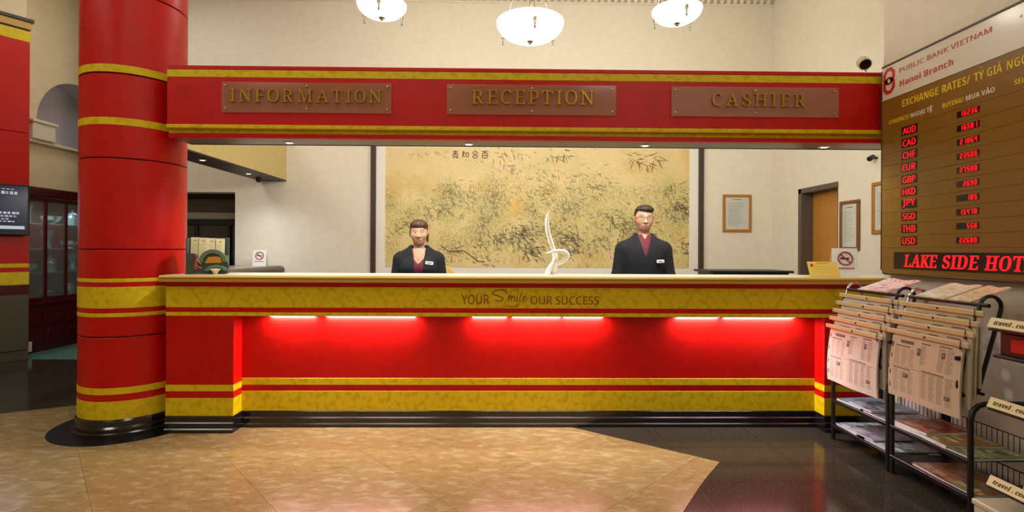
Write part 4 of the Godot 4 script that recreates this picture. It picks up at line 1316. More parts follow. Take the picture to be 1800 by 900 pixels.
	obj("head", lathe_mesh([Vector2(0.0, -0.04), Vector2(0.022, -0.036), Vector2(0.024, 0.03), Vector2(0.016, 0.04), Vector2(0.0, 0.04)], 14, Transform3D(Basis(Quaternion(Vector3.UP, Vector3(-0.8, -0.4, 0.4).normalized())), Vector3(-0.06, 0, 0))), M.black_plastic, c2)

func begin_ring(c: Vector2, rx: float, ry: float, w: float, z: float) -> ArrayMesh:
	var st := begin()
	var n := 8
	for k in n:
		var a0 := TAU * (k + 0.5) / n
		var a1 := TAU * (k + 1.5) / n
		var p := PackedVector2Array([c + Vector2(cos(a0) * rx, sin(a0) * ry), c + Vector2(cos(a1) * rx, sin(a1) * ry), c + Vector2(cos(a1) * (rx - w), sin(a1) * (ry - w)), c + Vector2(cos(a0) * (rx - w), sin(a0) * (ry - w))])
		prism(st, p, z, z + 0.0012)
	return done(st)

# ---------------------------------------------------------------- newspaper racks (local x along the wall, y up, z out of the wall)
func rack_frame(called: String, label: String, d: float, L: float) -> Node3D:
	var t := thing(called, label, "newspaper rack", Vector3(WALL_X, 0, -d), 0.0, "newspaper racks on the right wall")
	t.basis = side_frame
	for e in [0.0, L]:
		var u: float = e
		# leg that bends back at the top and comes down again at the wall
		var p := [Vector3(u, 0, 0.43), Vector3(u, 0.46, 0.43), Vector3(u, 0.50, 0.42), Vector3(u, 0.525, 0.395), Vector3(u, 0.535, 0.36), Vector3(u, 0.535, 0.16), Vector3(u, 0.52, 0.125), Vector3(u, 0.48, 0.11), Vector3(u, 0, 0.11)]
		obj("side_leg", tube_mesh(p, 0.0125, 10), M.black_metal, t)
		# slanted loop that carries the sticks
		u = 0.012 if e == 0.0 else L - 0.045
		var top := Vector2(0.295, 0.985)
		var bot := Vector2(0.400, 0.610)
		var dir := (top - bot).normalized()
		var ang := dir.angle()
		var loop := []
		for q in arc(top, 0.052, ang - PI / 2, ang + PI / 2, 9):
			loop.append(Vector3(u, q.y, q.x))
		for q in arc(bot, 0.052, ang + PI / 2, ang + PI * 1.5, 9):
			loop.append(Vector3(u, q.y, q.x))
		obj("loop", tube_mesh(loop, 0.009, 8, true), M.chrome if e == 0.0 else M.black_metal, t)
		for k in 5:
			obj("hook", lbox_mesh(Vector3(u - 0.008, 0.932 - 0.0505 * k, 0.335 + 0.0225 * k), Vector3(u + 0.008, 0.952 - 0.0505 * k, 0.375 + 0.0225 * k), 0.003), M.black_plastic, t)
	obj("cross_bar", tube_mesh([Vector3(0, 0.995, 0.345), Vector3(L, 0.995, 0.345)], 0.010, 8), M.black_metal, t)
	obj("cross_bar", tube_mesh([Vector3(0, 0.58, 0.37), Vector3(L, 0.58, 0.37)], 0.008, 8), M.black_metal, t)
	for y in [0.262, 0.095]:
		var sh := obj("tray", lbox_mesh(Vector3(0.0, y, 0.11), Vector3(L, y + 0.006, 0.44), 0.002), M.black_metal, t)
		obj("tray_lip", lbox_mesh(Vector3(0.0, y - 0.012, 0.436), Vector3(L, y + 0.010, 0.444), 0.002), M.black_metal, sh)
		obj("rail_bar", tube_mesh([Vector3(0, y + 0.085, 0.108), Vector3(L, y + 0.085, 0.108)], 0.003, 6), M.black_metal, sh)
		var n := int(L / 0.028)
		var wire := tube_mesh([Vector3(0, 0, 0), Vector3(0, 0.083, 0)], 0.0018, 5)
		for k in n + 1:
			var w := obj("rail_wire", wire, M.black_metal, sh)
			w.position = Vector3(L * k / n, y + 0.003, 0.108)
	return t

func newspaper(d: float, L: float, k: int, last: bool, tex: String, label: String, group: String) -> void:
	var t := thing("stick_newspaper", label, "newspaper", Vector3(WALL_X, 0.957 - 0.0505 * k, -d), 0.0, group)
	t.basis = side_frame
	var z := 0.374 + 0.0225 * k
	obj("stick", lbox_mesh(Vector3(-0.02, -0.013, z - 0.006), Vector3(L + 0.005, 0.013, z + 0.008), 0.003), M.stick_wood, t)
	obj("stick_peg", lathe_mesh([Vector2(0.005, 0), Vector2(0.005, 0.006), Vector2(0, 0.008)], 8, Transform3D(Basis(Vector3.RIGHT, PI / 2), Vector3(L * 0.5, 0, z + 0.007))), M.black_plastic, t)
	obj("hook_wire", tube_mesh([Vector3(L - 0.035, 0.02, z + 0.006), Vector3(L - 0.03, -0.004, z + 0.014), Vector3(L - 0.022, -0.03, z + 0.010)], 0.002, 5), M.black_metal, t)
	var x0 := 0.018
	var x1 := L - (0.03 if last else 0.012)
	var drop := 0.345
	var f := func(u: float, v: float) -> Vector3:
		return Vector3(lerpf(x0, x1, u) - 0.012 * v * (1.0 - u), -0.008 - drop * v, z - 0.004 + (0.022 if last else 0.004) * sin(v * 2.2) + 0.006 * sin(u * 7.0 + k) * v)
	obj("newspaper", sheet_mesh(f, 10, 10, Vector3(0, 0, 0.010)), M[tex], t)

func magazine(at: Vector3, turn: float, tilt: float, seed_: int, ground: Color, tints: Array, label: String, thick := 0.012) -> void:
	var t := thing("magazine", label, "magazine", at)
	t.basis = Basis(Vector3.UP, turn) * side_frame * Basis(Vector3.RIGHT, tilt)
	obj("pages", lbox_mesh(Vector3(-0.103, 0.001, -0.138), Vector3(0.103, thick - 0.001, 0.138), 0.001), M.paper_white, t)
	var c := obj("cover", card_mesh(0.21, 0.28, 0.0016), printed("cover_print_%d" % seed_, cover_image(seed_, ground, tints), 0.3), t)
	c.transform = Transform3D(Basis(Vector3.RIGHT, -PI / 2), Vector3(0, thick, 0.14))

func racks() -> void:
	printed("newsprint_a", newspaper_image(101, rgb(214, 200, 182)), 0.8)
	printed("newsprint_b", newspaper_image(102, rgb(206, 190, 160)), 0.8)
	var d1 := 3.365
	var L1 := 0.485
	var d2 := 2.850
	var L2 := 0.485
	rack_frame("newspaper_rack", "black tubular newspaper rack beside the counter's end", d1, L1)
	rack_frame("newspaper_rack", "black tubular newspaper rack beside the leaflet stand", d2, L2)
	var ord := ["topmost", "second from the top", "third from the top", "fourth from the top", "lowest"]
	for k in 5:
		newspaper(d1, L1, k, k == 4, "newsprint_a", "newspaper on a pale stick, %s on the rack beside the counter" % ord[k], "newspapers on the rack beside the counter")
	for k in 4:
		newspaper(d2, L2, k, k == 3, "newsprint_b", "newspaper on a pale stick, %s on the leaflet stand's rack" % (ord[k] if k < 3 else "lowest"), "newspapers on the rack beside the leaflet stand")
	# folded papers lying in the top of each rack
	var reds := cover_image(301, rgb(226, 206, 196), [rgb(206, 112, 104), rgb(226, 196, 186)])
	printed("folded_print_a", reds, 0.7)
	printed("folded_print_b", cover_image(302, rgb(222, 214, 188), [rgb(196, 186, 150), rgb(214, 206, 178)]), 0.7)
	printed("folded_print_c", cover_image(303, rgb(220, 206, 170), [rgb(206, 150, 92), rgb(200, 186, 140)]), 0.7)
	for q in [[d1 - 0.24, 0.26, "folded_print_a", "folded newspaper with red print lying on the rack beside the counter"], [d2 - 0.15, 0.19, "folded_print_b", "folded pale newspaper lying on the rack beside the leaflet stand"], [d2 - 0.33, 0.13, "folded_print_c", "folded newspaper with orange print lying on the rack beside the leaflet stand"]]:
		var t := thing("folded_newspaper", q[3], "newspaper", Vector3(WALL_X, 1.006, -q[0]))
		t.basis = side_frame
		var w: float = q[1]
		var f := func(u: float, v: float) -> Vector3:
			return Vector3((u - 0.5) * w, 0.068 - 0.068 * v + 0.004 * sin(u * 9.0), 0.15 + 0.20 * v)
		obj("sheets", sheet_mesh(f, 10, 4, Vector3(0, 0.012, 0)), M[q[2]], t)
	var bl := [rgb(60, 120, 170), rgb(150, 190, 210), rgb(30, 110, 90), rgb(220, 226, 226)]
	var gn := [rgb(40, 120, 80), rgb(130, 180, 150), rgb(70, 100, 160), rgb(220, 226, 220)]
	var pu := [rgb(140, 130, 160), rgb(190, 170, 160), rgb(90, 90, 120), rgb(210, 200, 190)]
	var br := [rgb(150, 60, 40), rgb(180, 110, 60), rgb(90, 50, 30), rgb(200, 160, 110)]
	var ye := [rgb(190, 140, 60), rgb(120, 120, 50), rgb(150, 80, 50), rgb(210, 190, 130)]
	var gr := [rgb(110, 140, 70), rgb(150, 170, 110), rgb(70, 80, 60), rgb(190, 180, 150)]
	var y1 := 0.2685
	var y2 := 0.1015
	var X := WALL_X - 0.285
	magazine(V(X, y1, d1 - 0.13), 0.06, 0.0, 201, rgb(120, 160, 190), gn, "magazine with a green and blue cover, upper tray beside the counter", 0.014)
	magazine(V(X, y1 + 0.0145, d1 - 0.25), -0.04, 0.0, 202, rgb(150, 170, 190), bl, "magazine with a pale blue cover overlapping on the upper tray beside the counter", 0.012)
	magazine(V(X, y1, d1 - 0.375), 0.03, 0.0, 203, rgb(150, 140, 150), pu, "magazine with a mauve cover at the end of the upper tray beside the counter", 0.012)
	magazine(V(X, y2, d1 - 0.12), -0.03, 0.0, 204, rgb(190, 200, 210), gn, "magazine with a white and green cover, lower tray beside the counter", 0.012)
	magazine(V(X, y2 + 0.0125, d1 - 0.24), 0.05, 0.0, 205, rgb(170, 170, 190), pu, "magazine with a violet grey cover overlapping on the lower tray beside the counter", 0.010)
	magazine(V(X, y2, d1 - 0.39), 0.0, 0.0, 206, rgb(200, 200, 196), bl, "magazine with a grey white cover at the end of the lower tray beside the counter", 0.008)
	magazine(V(X, y1, d2 - 0.11), 0.05, 0.0, 207, rgb(150, 80, 50), br, "thick magazine with a red brown cover, upper tray beside the leaflet stand", 0.036)
	magazine(V(X, y1, d2 - 0.255), -0.06, 0.0, 208, rgb(140, 120, 70), ye, "magazine with an ochre cover in the middle of the upper tray beside the leaflet stand", 0.022)
	magazine(V(X, y1, d2 - 0.385), 0.04, 0.0, 209, rgb(120, 130, 90), gr, "magazine with a green cover at the end of the upper tray beside the leaflet stand", 0.012)
	magazine(V(X, y2, d2 - 0.24), -0.03, 0.0, 210, rgb(170, 130, 100), br, "magazine with an orange cover on the lower tray beside the leaflet stand", 0.012)
	magazine(V(X, y2 + 0.0005, d2 - 0.39), 0.04, 0.0, 211, rgb(150, 130, 90), ye, "magazine with a yellow cover on the lower tray beside the leaflet stand", 0.010)

func leaflet_stand() -> void:
	var d := 2.19
	var L := 0.62
	var t := thing("leaflet_stand", "black three-tier leaflet stand with cream labels at the end of the racks", "leaflet stand", Vector3(WALL_X, 0, -d))
	t.basis = side_frame
	obj("pole", tube_mesh([Vector3(0.10, 0.02, 0.30), Vector3(0.10, 1.10, 0.20)], 0.013, 10), M.black_metal, t)
	obj("pole", tube_mesh([Vector3(L - 0.08, 0.02, 0.30), Vector3(L - 0.08, 1.10, 0.20)], 0.013, 10), M.black_metal, t)
	for u in [0.10, L - 0.08]:
		obj("foot", tube_mesh([Vector3(u, 0.013, 0.06), Vector3(u, 0.013, 0.325)], 0.013, 10), M.black_metal, t)
	var ys := [0.945, 0.600, 0.262]
	for k in 3:
		var y: float = ys[k]
		var tray := obj("tray", lbox_mesh(Vector3(0, y - 0.035, 0.30), Vector3(L, y - 0.027, 0.52), 0.002), M.black_plastic, t)
		var bk := obj("tray_back", lbox_mesh(Vector3(0, 0, -0.003), Vector3(L, 0.20, 0.003), 0.001), M.black_plastic, tray)
		bk.transform = Transform3D(Basis(Vector3.RIGHT, -0.35), Vector3(0, y - 0.03, 0.33))
		obj("tray_bracket", tube_mesh([Vector3(0.10, y - 0.06, 0.29), Vector3(0.10, y - 0.033, 0.45)], 0.010, 8), M.black_metal, tray)
		var tilt := Basis(Vector3.RIGHT, -0.45)
		var lip := obj("label_strip", lbox_mesh(Vector3(0, 0, -0.003), Vector3(L, 0.046, 0.003), 0.001), M.label_cream, t)
		lip.transform = Transform3D(tilt, Vector3(0, y - 0.022, 0.522))
		for u0 in [0.022, 0.33]:
			var a := text("label_word", "travel", serif_bold, Vector3(u0, 0.014, 0.003), 0.074, 0.019, 0.0012, M.ink, lip, 0.2)
			text("label_word", ". com", serif_bold, Vector3(u0 + 0.084, 0.014, 0.003), 0.066, 0.019, 0.0012, M.ink, lip, 0.2)
	# black bin below the top tier with a red sticker
	obj("bin", lbox_mesh(Vector3(0.0, 0.80, 0.30), Vector3(L, 0.905, 0.47), 0.008), M.black_plastic, t)
	obj("bin_lip", lbox_mesh(Vector3(-0.01, 0.790, 0.29), Vector3(L, 0.805, 0.49), 0.004), M.black_plastic, t)
	obj("red_sticker", lbox_mesh(Vector3(0.055, 0.825, 0.469), Vector3(0.115, 0.880, 0.472)), M.logo_red, t)
	var q := [[0, 0.09, rgb(226, 224, 218), [rgb(150, 150, 160), rgb(200, 196, 190)], "white leaflet in the top tier of the leaflet stand"], [0, 0.26, rgb(220, 210, 190), [rgb(180, 120, 70), rgb(200, 196, 190)], "cream leaflet in the top tier of the leaflet stand"], [1, 0.09, rgb(110, 60, 44), [rgb(210, 190, 170), rgb(60, 36, 30)], "brown leaflet with a pale photo in the middle tier of the leaflet stand"], [1, 0.24, rgb(150, 130, 80), [rgb(200, 180, 140), rgb(90, 70, 40)], "ochre leaflet in the middle tier of the leaflet stand"], [2, 0.09, rgb(150, 170, 80), [rgb(200, 210, 150), rgb(80, 110, 50)], "lime green leaflet in the bottom tier of the leaflet stand"], [2, 0.26, rgb(206, 180, 150), [rgb(150, 90, 60), rgb(226, 210, 190)], "beige leaflet in the bottom tier of the leaflet stand"]]
	for k in q.size():
		var e: Array = q[k]
		var lf := thing("leaflet", e[4], "leaflet", Vector3(WALL_X - 0.40, ys[e[0]] - 0.026, -d + e[1]))
		lf.basis = side_frame * Basis(Vector3.RIGHT, -0.38)
		obj("leaflet_sheet", card_mesh(0.10, 0.19, 0.008), printed("leaflet_print_%d" % k, cover_image(400 + k, e[2], e[3]), 0.35), lf)
	var b := thing("cream_box", "low cream box on the floor under the leaflet stand", "box", Vector3(WALL_X, 0, -2.26))
	b.basis = side_frame
	obj("body", lbox_mesh(Vector3(0, 0, 0.348), Vector3(0.6, 0.135, 0.515), 0.006), M.cream_box, b)
	obj("lid", lbox_mesh(Vector3(-0.006, 0.120, 0.343), Vector3(0.606, 0.147, 0.521), 0.006), M.cream_box, b)

# ---------------------------------------------------------------- things on and behind the counter
func desk_things() -> void:
	var top := 1.065
	# brochure holder with an arched front
	var h := thing("brochure_holder", "dark green brochure holder with an arched front and painted figures, by the column", "brochure holder", V(-2.10, top, 3.66), 0.28)
	obj("back", lbox_mesh(Vector3(-0.12, 0.0, -0.045), Vector3(0.13, 0.255, -0.035), 0.003), M.holder_green, h)
	obj("side", lbox_mesh(Vector3(-0.12, 0.0, -0.045), Vector3(-0.11, 0.25, 0.055), 0.003), M.holder_green, h)
	obj("side", lbox_mesh(Vector3(0.12, 0.0, -0.045), Vector3(0.13, 0.13, 0.055), 0.003), M.holder_green, h)
	obj("tray", lbox_mesh(Vector3(-0.12, 0.0, -0.045), Vector3(0.13, 0.012, 0.075), 0.003), M.holder_green, h)
	var fr := PackedVector2Array([Vector2(-0.115, 0.005), Vector2(0.14, 0.005), Vector2(0.15, 0.06)])
	for p in arc(Vector2(0.05, 0.085), 0.088, 0.0, PI, 14):
		fr.append(p)
	fr.append(Vector2(-0.05, 0.14))
	fr.append(Vector2(-0.115, 0.15))
	obj("front", prism_mesh(fr, 0.05, 0.060), M.holder_green, h)
	var ring := PackedVector2Array()
	for p in arc(Vector2(0.05, 0.085), 0.088, 0.0, PI, 16):
		ring.append(p)
	for p in arc(Vector2(0.05, 0.085), 0.062, PI, 0.0, 16):
		ring.append(p)
	obj("arch", prism_mesh(ring, 0.056, 0.072), M.holder_green_light, h)
	obj("gold_panel", prism_mesh(PackedVector2Array([Vector2(0.0, 0.078), Vector2(0.105, 0.078), Vector2(0.10, 0.118), Vector2(0.07, 0.124), Vector2(0.02, 0.120)]), 0.058, 0.066), M.figure_gold, h)
	obj("lower_arch", prism_mesh(PackedVector2Array([Vector2(0.0, 0.03), Vector2(0.03, 0.058), Vector2(0.07, 0.066), Vector2(0.11, 0.058), Vector2(0.145, 0.03), Vector2(0.13, 0.022), Vector2(0.10, 0.045), Vector2(0.05, 0.045), Vector2(0.02, 0.02)]), 0.058, 0.084), M.holder_green_light, h)
	obj("cream_bowl", lathe_mesh([Vector2(0.0, 0.0), Vector2(0.014, 0.002), Vector2(0.018, 0.018), Vector2(0.036, 0.036), Vector2(0.0, 0.040)], 16, Transform3D(Basis(), Vector3(0.07, 0.0, 0.085))), M.figure_cream, h)
	# a small figurine in front of the arch: one smooth body
	var fg := Field.new()
	fg.capsule(Vector3(-0.055, 0.045, 0.07), Vector3(-0.05, 0.10, 0.066), 0.017, 0.013, 0.01)
	fg.ball(Vector3(-0.052, 0.124, 0.068), Vector3(0.013, 0.016, 0.013), 0.006)
	fg.capsule(Vector3(-0.045, 0.095, 0.07), Vector3(-0.02, 0.07, 0.085), 0.007, 0.006, 0.006)
	fg.capsule(Vector3(-0.055, 0.055, 0.07), Vector3(-0.02, 0.045, 0.090), 0.012, 0.008, 0.008)
	obj("figurine", nets(func(p): return fg.at(p), Vector3(-0.09, 0.01, 0.04), Vector3(0.01, 0.15, 0.12), 0.005, Color.WHITE), M.figure_brown, h)
	for k in 4:
		var b := thing("brochure", "cream brochure in the green holder, %s from the column" % ["first", "second", "third", "fourth"][k], "brochure", V(-2.10, top, 3.66), 0.28, "brochures in the green holder")
		var im := lines_image(60, 150, rgb(226, 208, 160), rgb(170, 140, 90), 500 + k, 14)
		var s := obj("brochure_sheet", card_mesh(0.0525, 0.245 - 0.003 * k, 0.012), printed("brochure_print_%d" % k, im, 0.5), b)
		s.transform = Transform3D(Basis(Vector3.RIGHT, -0.08), Vector3(-0.078 + k * 0.053, 0.013, 0.01 + 0.004 * (k % 2)))
	no_smoking(V(2.445, top, 3.62), 0.165, 0.205, -0.2, "white no-smoking card on the counter beside the rate board")
	var g := thing("gold_card_holder", "low gold acrylic card holder on the counter beside the rate board", "card holder", V(2.265, top, 3.60), -0.1)
	var pl := obj("card", card_mesh(0.20, 0.115, 0.006), printed("gold_card_print", lines_image(160, 90, rgb(226, 196, 92), rgb(180, 140, 44), 71, 4), 0.3), g)
	pl.transform = Transform3D(Basis(Vector3.RIGHT, -0.45), Vector3(0, 0.002, 0.03))
	obj("foot", lbox_mesh(Vector3(-0.10, 0, -0.05), Vector3(0.10, 0.008, 0.04), 0.002), M.card_gold, g)
	obj("emblem", lbox_mesh(Vector3(-0.085, 0.080, -0.001), Vector3(-0.067, 0.098, 0.002)), M.logo_red, g).transform = Transform3D(Basis(Vector3.RIGHT, -0.45), Vector3(0, 0.002, 0.034))
	# white knotted sculpture
	var s := thing("knot_sculpture", "slender white knotted ceramic sculpture standing on the counter", "sculpture", V(0.345, top + 0.001, 3.72))
	var st := begin(true)
	var stem := smooth_path([Vector3(-0.028, 0, 0.01), Vector3(-0.012, 0.045, 0.01), Vector3(0.018, 0.085, 0.0), Vector3(0.028, 0.125, -0.012), Vector3(0.018, 0.175, -0.016), Vector3(-0.004, 0.235, -0.01), Vector3(-0.026, 0.31, 0.0), Vector3(-0.034, 0.38, 0.0), Vector3(-0.030, 0.43, 0.0), Vector3(-0.018, 0.465, 0.0)], 5)
	var rad := []
	for k in stem.size():
		rad.append(lerpf(0.021, 0.013, float(k) / stem.size()) * (1.0 if k < stem.size() - 9 else maxf(0.12, (stem.size() - k) / 10.0)))
	tube(st, stem, rad, 16)
	obj("stem", done(st), M.glaze_white, s)
	st = begin(true)
	var loop := smooth_path([Vector3(0.012, 0, -0.005), Vector3(0.022, 0.04, 0.0), Vector3(0.034, 0.075, 0.008), Vector3(0.075, 0.095, 0.016), Vector3(0.112, 0.125, 0.016), Vector3(0.110, 0.158, 0.016), Vector3(0.070, 0.172, 0.020), Vector3(0.018, 0.168, 0.022), Vector3(-0.02, 0.160, 0.020), Vector3(-0.044, 0.157, 0.014)], 5)
	rad = []
	for k in loop.size():
		rad.append(lerpf(0.017, 0.012, float(k) / loop.size()) * (1.0 if k < loop.size() - 10 else maxf(0.15, (loop.size() - k) / 11.0)))
	tube(st, loop, rad, 16)
	obj("loop", done(st), M.glaze_white, s)
	obj("foot", lathe_mesh([Vector2(0.0, 0.0), Vector2(0.052, 0.0), Vector2(0.052, 0.004), Vector2(0.0, 0.006)], 24), M.glaze_white, s)
	# low black cabinet behind the counter at the cashier's end
	var c := thing("black_credenza", "low black cabinet top behind the counter at the cashier's end", "cabinet", V(2.42, 0, 5.15))
	obj("top", lbox_mesh(Vector3(-0.42, 1.030, -0.22), Vector3(0.40, 1.052, 0.22), 0.004), M.black_plastic, c)
	obj("body", lbox_mesh(Vector3(-0.38, 0.06, -0.2), Vector3(0.36, 1.030, 0.2), 0.004), M.black_plastic, c)
	for k in 2:
		var dr := obj("door", lbox_mesh(Vector3(-0.375 + k * 0.35, 0.08, 0.2), Vector3(-0.035 + k * 0.35, 1.02, 0.215), 0.003), M.black_plastic, c)
		obj("handle", tube_mesh([Vector3(-0.07 + k * 0.08, 0.62, 0.225), Vector3(-0.07 + k * 0.08, 0.75, 0.225)], 0.006, 8), M.chrome, dr)
	obj("plinth", lbox_mesh(Vector3(-0.36, 0, -0.18), Vector3(0.30, 0.06, 0.18)), M.black_plastic, c)
	# two chairs behind the receptionists
	chair(V(-0.645, 0, 4.92), "chair_gold", 1.085, "chair with a rounded pale gold back behind the woman")
	chair(V(1.335, 0, 4.92), "chair_red", 1.085, "chair with a rounded red back behind the man")

func smooth_path(pts: Array, n: int) -> Array:
	var c := Curve3D.new()
	for i in pts.size():
		var p: Vector3 = pts[i]
		var a: Vector3 = pts[maxi(i - 1, 0)]
		var b: Vector3 = pts[mini(i + 1, pts.size() - 1)]
		c.add_point(p, -(b - a) / 6.0, (b - a) / 6.0)
	var out := []
	for i in (pts.size() - 1) * n + 1:
		var f := float(i) / n
		out.append(c.samplef(f))
	return out

func chair(at: Vector3, m: String, h: float, label: String) -> void:
	var t := thing("reception_chair", label, "chair", at, PI, "chairs behind the receptionists")
	var poly := PackedVector2Array([Vector2(-0.2, 0.56), Vector2(0.2, 0.56)])
	for p in arc(Vector2(0, h - 0.13), 0.22, 0.0, PI, 18):
		poly.append(Vector2(p.x, h - 0.13 + (p.y - h + 0.13) * 0.75))
	obj("backrest", prism_mesh(poly, -0.26, -0.20), M[m], t)
	obj("seat", lbox_mesh(Vector3(-0.24, 0.42, -0.22), Vector3(0.24, 0.50, 0.24), 0.03), M[m], t)
	for sx in [-1, 1]:
		obj("leg", tube_mesh([Vector3(sx * 0.2, 0, 0.2), Vector3(sx * 0.2, 0.43, 0.19)], 0.016, 8), M.frame_wood_dark, t)
		obj("leg", tube_mesh([Vector3(sx * 0.2, 0, -0.26), Vector3(sx * 0.2, 0.43, -0.22), Vector3(sx * 0.18, 0.70, -0.24)], 0.016, 8), M.frame_wood_dark, t)

# ---------------------------------------------------------------- smooth bodies
class Field:
	var kind := PackedInt32Array()
	var a := PackedVector3Array()
	var b := PackedVector3Array()
	var ra := PackedFloat32Array()
	var rb := PackedFloat32Array()
	var k := PackedFloat32Array()
	func capsule(p: Vector3, q: Vector3, r0: float, r1: float, blend: float) -> void:
		kind.append(0); a.append(p); b.append(q); ra.append(r0); rb.append(r1); k.append(blend)
	func ball(c: Vector3, r: Vector3, blend: float) -> void:
		kind.append(1); a.append(c); b.append(r); ra.append(0); rb.append(0); k.append(blend)
	func at(p: Vector3) -> float:
		var d := 10.0
		for i in kind.size():
			var e: float
			if kind[i] == 0:
				var ab := b[i] - a[i]
				var h := clampf((p - a[i]).dot(ab) / ab.length_squared(), 0.0, 1.0)
				e = (p - a[i] - ab * h).length() - lerpf(ra[i], rb[i], h)
			else:
				var q := p - a[i]
				var r := b[i]
				var k0 := (q / r).length()
				var k1 := (q / (r * r)).length()
				e = k0 * (k0 - 1.0) / k1 if k1 > 0.0001 else -minf(r.x, minf(r.y, r.z))
			var s := k[i]
			var w := maxf(s - absf(d - e), 0.0) / s
			d = minf(d, e) - w * w * s * 0.25
		return d

# surface nets: one vertex in each crossed cell, one quad round each crossed edge
func nets(f: Callable, lo: Vector3, hi: Vector3, cell: float, color: Color, paint = null) -> ArrayMesh:
	var B := 4
	var n := Vector3i(((hi - lo) / cell / B).ceil()) * B
	var sx := n.x + 1
	var sy := n.y + 1
	var sz := n.z + 1
	var val := PackedFloat32Array()
	val.resize(sx * sy * sz)
	val.fill(9.0)
	var blocks := []
	var half := Vector3.ONE * (B * cell / 2.0)
	var reach := half.length() * 1.25
	for bx in n.x / B:
		for by in n.y / B:
			for bz in n.z / B:
				var base := Vector3i(bx, by, bz) * B
				if absf(f.call(lo + Vector3(base) * cell + half)) > reach:
					continue
				blocks.append(base)
				for i in B + 1:
					for j in B + 1:
						for k in B + 1:
							var at := ((base.x + i) * sy + base.y + j) * sz + base.z + k
							if val[at] == 9.0:
								val[at] = f.call(lo + Vector3(base.x + i, base.y + j, base.z + k) * cell)
	var vid := {}
	var verts := PackedVector3Array()
	var norms := PackedVector3Array()
	var cols := PackedColorArray()
	var corner := [Vector3i(0, 0, 0), Vector3i(1, 0, 0), Vector3i(0, 1, 0), Vector3i(1, 1, 0), Vector3i(0, 0, 1), Vector3i(1, 0, 1), Vector3i(0, 1, 1), Vector3i(1, 1, 1)]
	var edges := [[0, 1], [2, 3], [4, 5], [6, 7], [0, 2], [1, 3], [4, 6], [5, 7], [0, 4], [1, 5], [2, 6], [3, 7]]
	for base: Vector3i in blocks:
		for i in B:
			for j in B:
				for k in B:
					var c := base + Vector3i(i, j, k)
					var v := PackedFloat32Array()
					v.resize(8)
					var neg := 0
					for q in 8:
						var p: Vector3i = c + corner[q]
						v[q] = val[(p.x * sy + p.y) * sz + p.z]
						if v[q] < 0.0:
							neg += 1
					if neg == 0 or neg == 8:
						continue
					var sum := Vector3.ZERO
					var cnt := 0
					for e in edges:
						var va := v[e[0]]
						var vb := v[e[1]]
						if (va < 0.0) != (vb < 0.0):
							sum += Vector3(corner[e[0]]).lerp(Vector3(corner[e[1]]), va / (va - vb))
							cnt += 1
					var pos := lo + (Vector3(c) + sum / cnt) * cell
					vid[(c.x * sy + c.y) * sz + c.z] = verts.size()
					verts.append(pos)
					norms.append(Vector3(v[1] + v[3] + v[5] + v[7] - v[0] - v[2] - v[4] - v[6], v[2] + v[3] + v[6] + v[7] - v[0] - v[1] - v[4] - v[5], v[4] + v[5] + v[6] + v[7] - v[0] - v[1] - v[2] - v[3]).normalized())
					cols.append(paint.call(pos) if paint != null else color)
	var idx := PackedInt32Array()
	var step := [sy * sz, sz, 1]
	for at: int in vid:
		for ax in 3:
			var other: int = at + step[ax]
			if other >= val.size() or (val[at] < 0.0) == (val[other] < 0.0):
				continue
			var u: int = step[(ax + 1) % 3]
			var w: int = step[(ax + 2) % 3]
			if not (vid.has(at - u) and vid.has(at - w) and vid.has(at - u - w)):
				continue
			var q := [vid[at], vid[at - u], vid[at - u - w], vid[at - w]]
			if val[at] < 0.0:
				idx.append_array([q[0], q[2], q[1], q[0], q[3], q[2]])
			else:
				idx.append_array([q[0], q[1], q[2], q[0], q[2], q[3]])
	var arr := []
	arr.resize(Mesh.ARRAY_MAX)
	arr[Mesh.ARRAY_VERTEX] = verts
	arr[Mesh.ARRAY_NORMAL] = norms
	arr[Mesh.ARRAY_COLOR] = cols
	arr[Mesh.ARRAY_INDEX] = idx
	var m := ArrayMesh.new()
	if verts.size():
		m.add_surface_from_arrays(Mesh.PRIMITIVE_TRIANGLES, arr)
	return m

func join(parts: Array) -> ArrayMesh:
	var st := SurfaceTool.new()
	st.begin(Mesh.PRIMITIVE_TRIANGLES)
	for m: ArrayMesh in parts:
		if m.get_surface_count():
			st.append_from(m, 0, Transform3D())
	return st.commit()

func hand(f: Field, wrist: Vector3, s: float) -> void:      # relaxed hand hanging from the wrist; s = -1 left, 1 right
	var palm := wrist + Vector3(0, -0.05, 0.012)
	f.ball(palm, Vector3(0.018, 0.05, 0.040), 0.02)
	for k in 4:
		var z := 0.030 - 0.019 * k
		var len: float = [0.036, 0.041, 0.038, 0.030][k]
		var p0 := palm + Vector3(0, -0.038, z)
		var p1 := p0 + Vector3(-s * 0.004, -len, 0.002)
		var p2 := p1 + Vector3(-s * 0.014, -len * 0.8, 0.004)
		f.capsule(p0, p1, 0.0092, 0.0082, 0.006)
		f.capsule(p1, p2, 0.0082, 0.0068, 0.004)
	var t0 := palm + Vector3(-s * 0.006, 0.020, 0.034)
	var t1 := t0 + Vector3(-s * 0.012, -0.036, 0.020)
	f.capsule(t0, t1, 0.013, 0.010, 0.012)
	f.capsule(t1, t1 + Vector3(-s * 0.006, -0.030, 0.006), 0.010, 0.0085, 0.005)

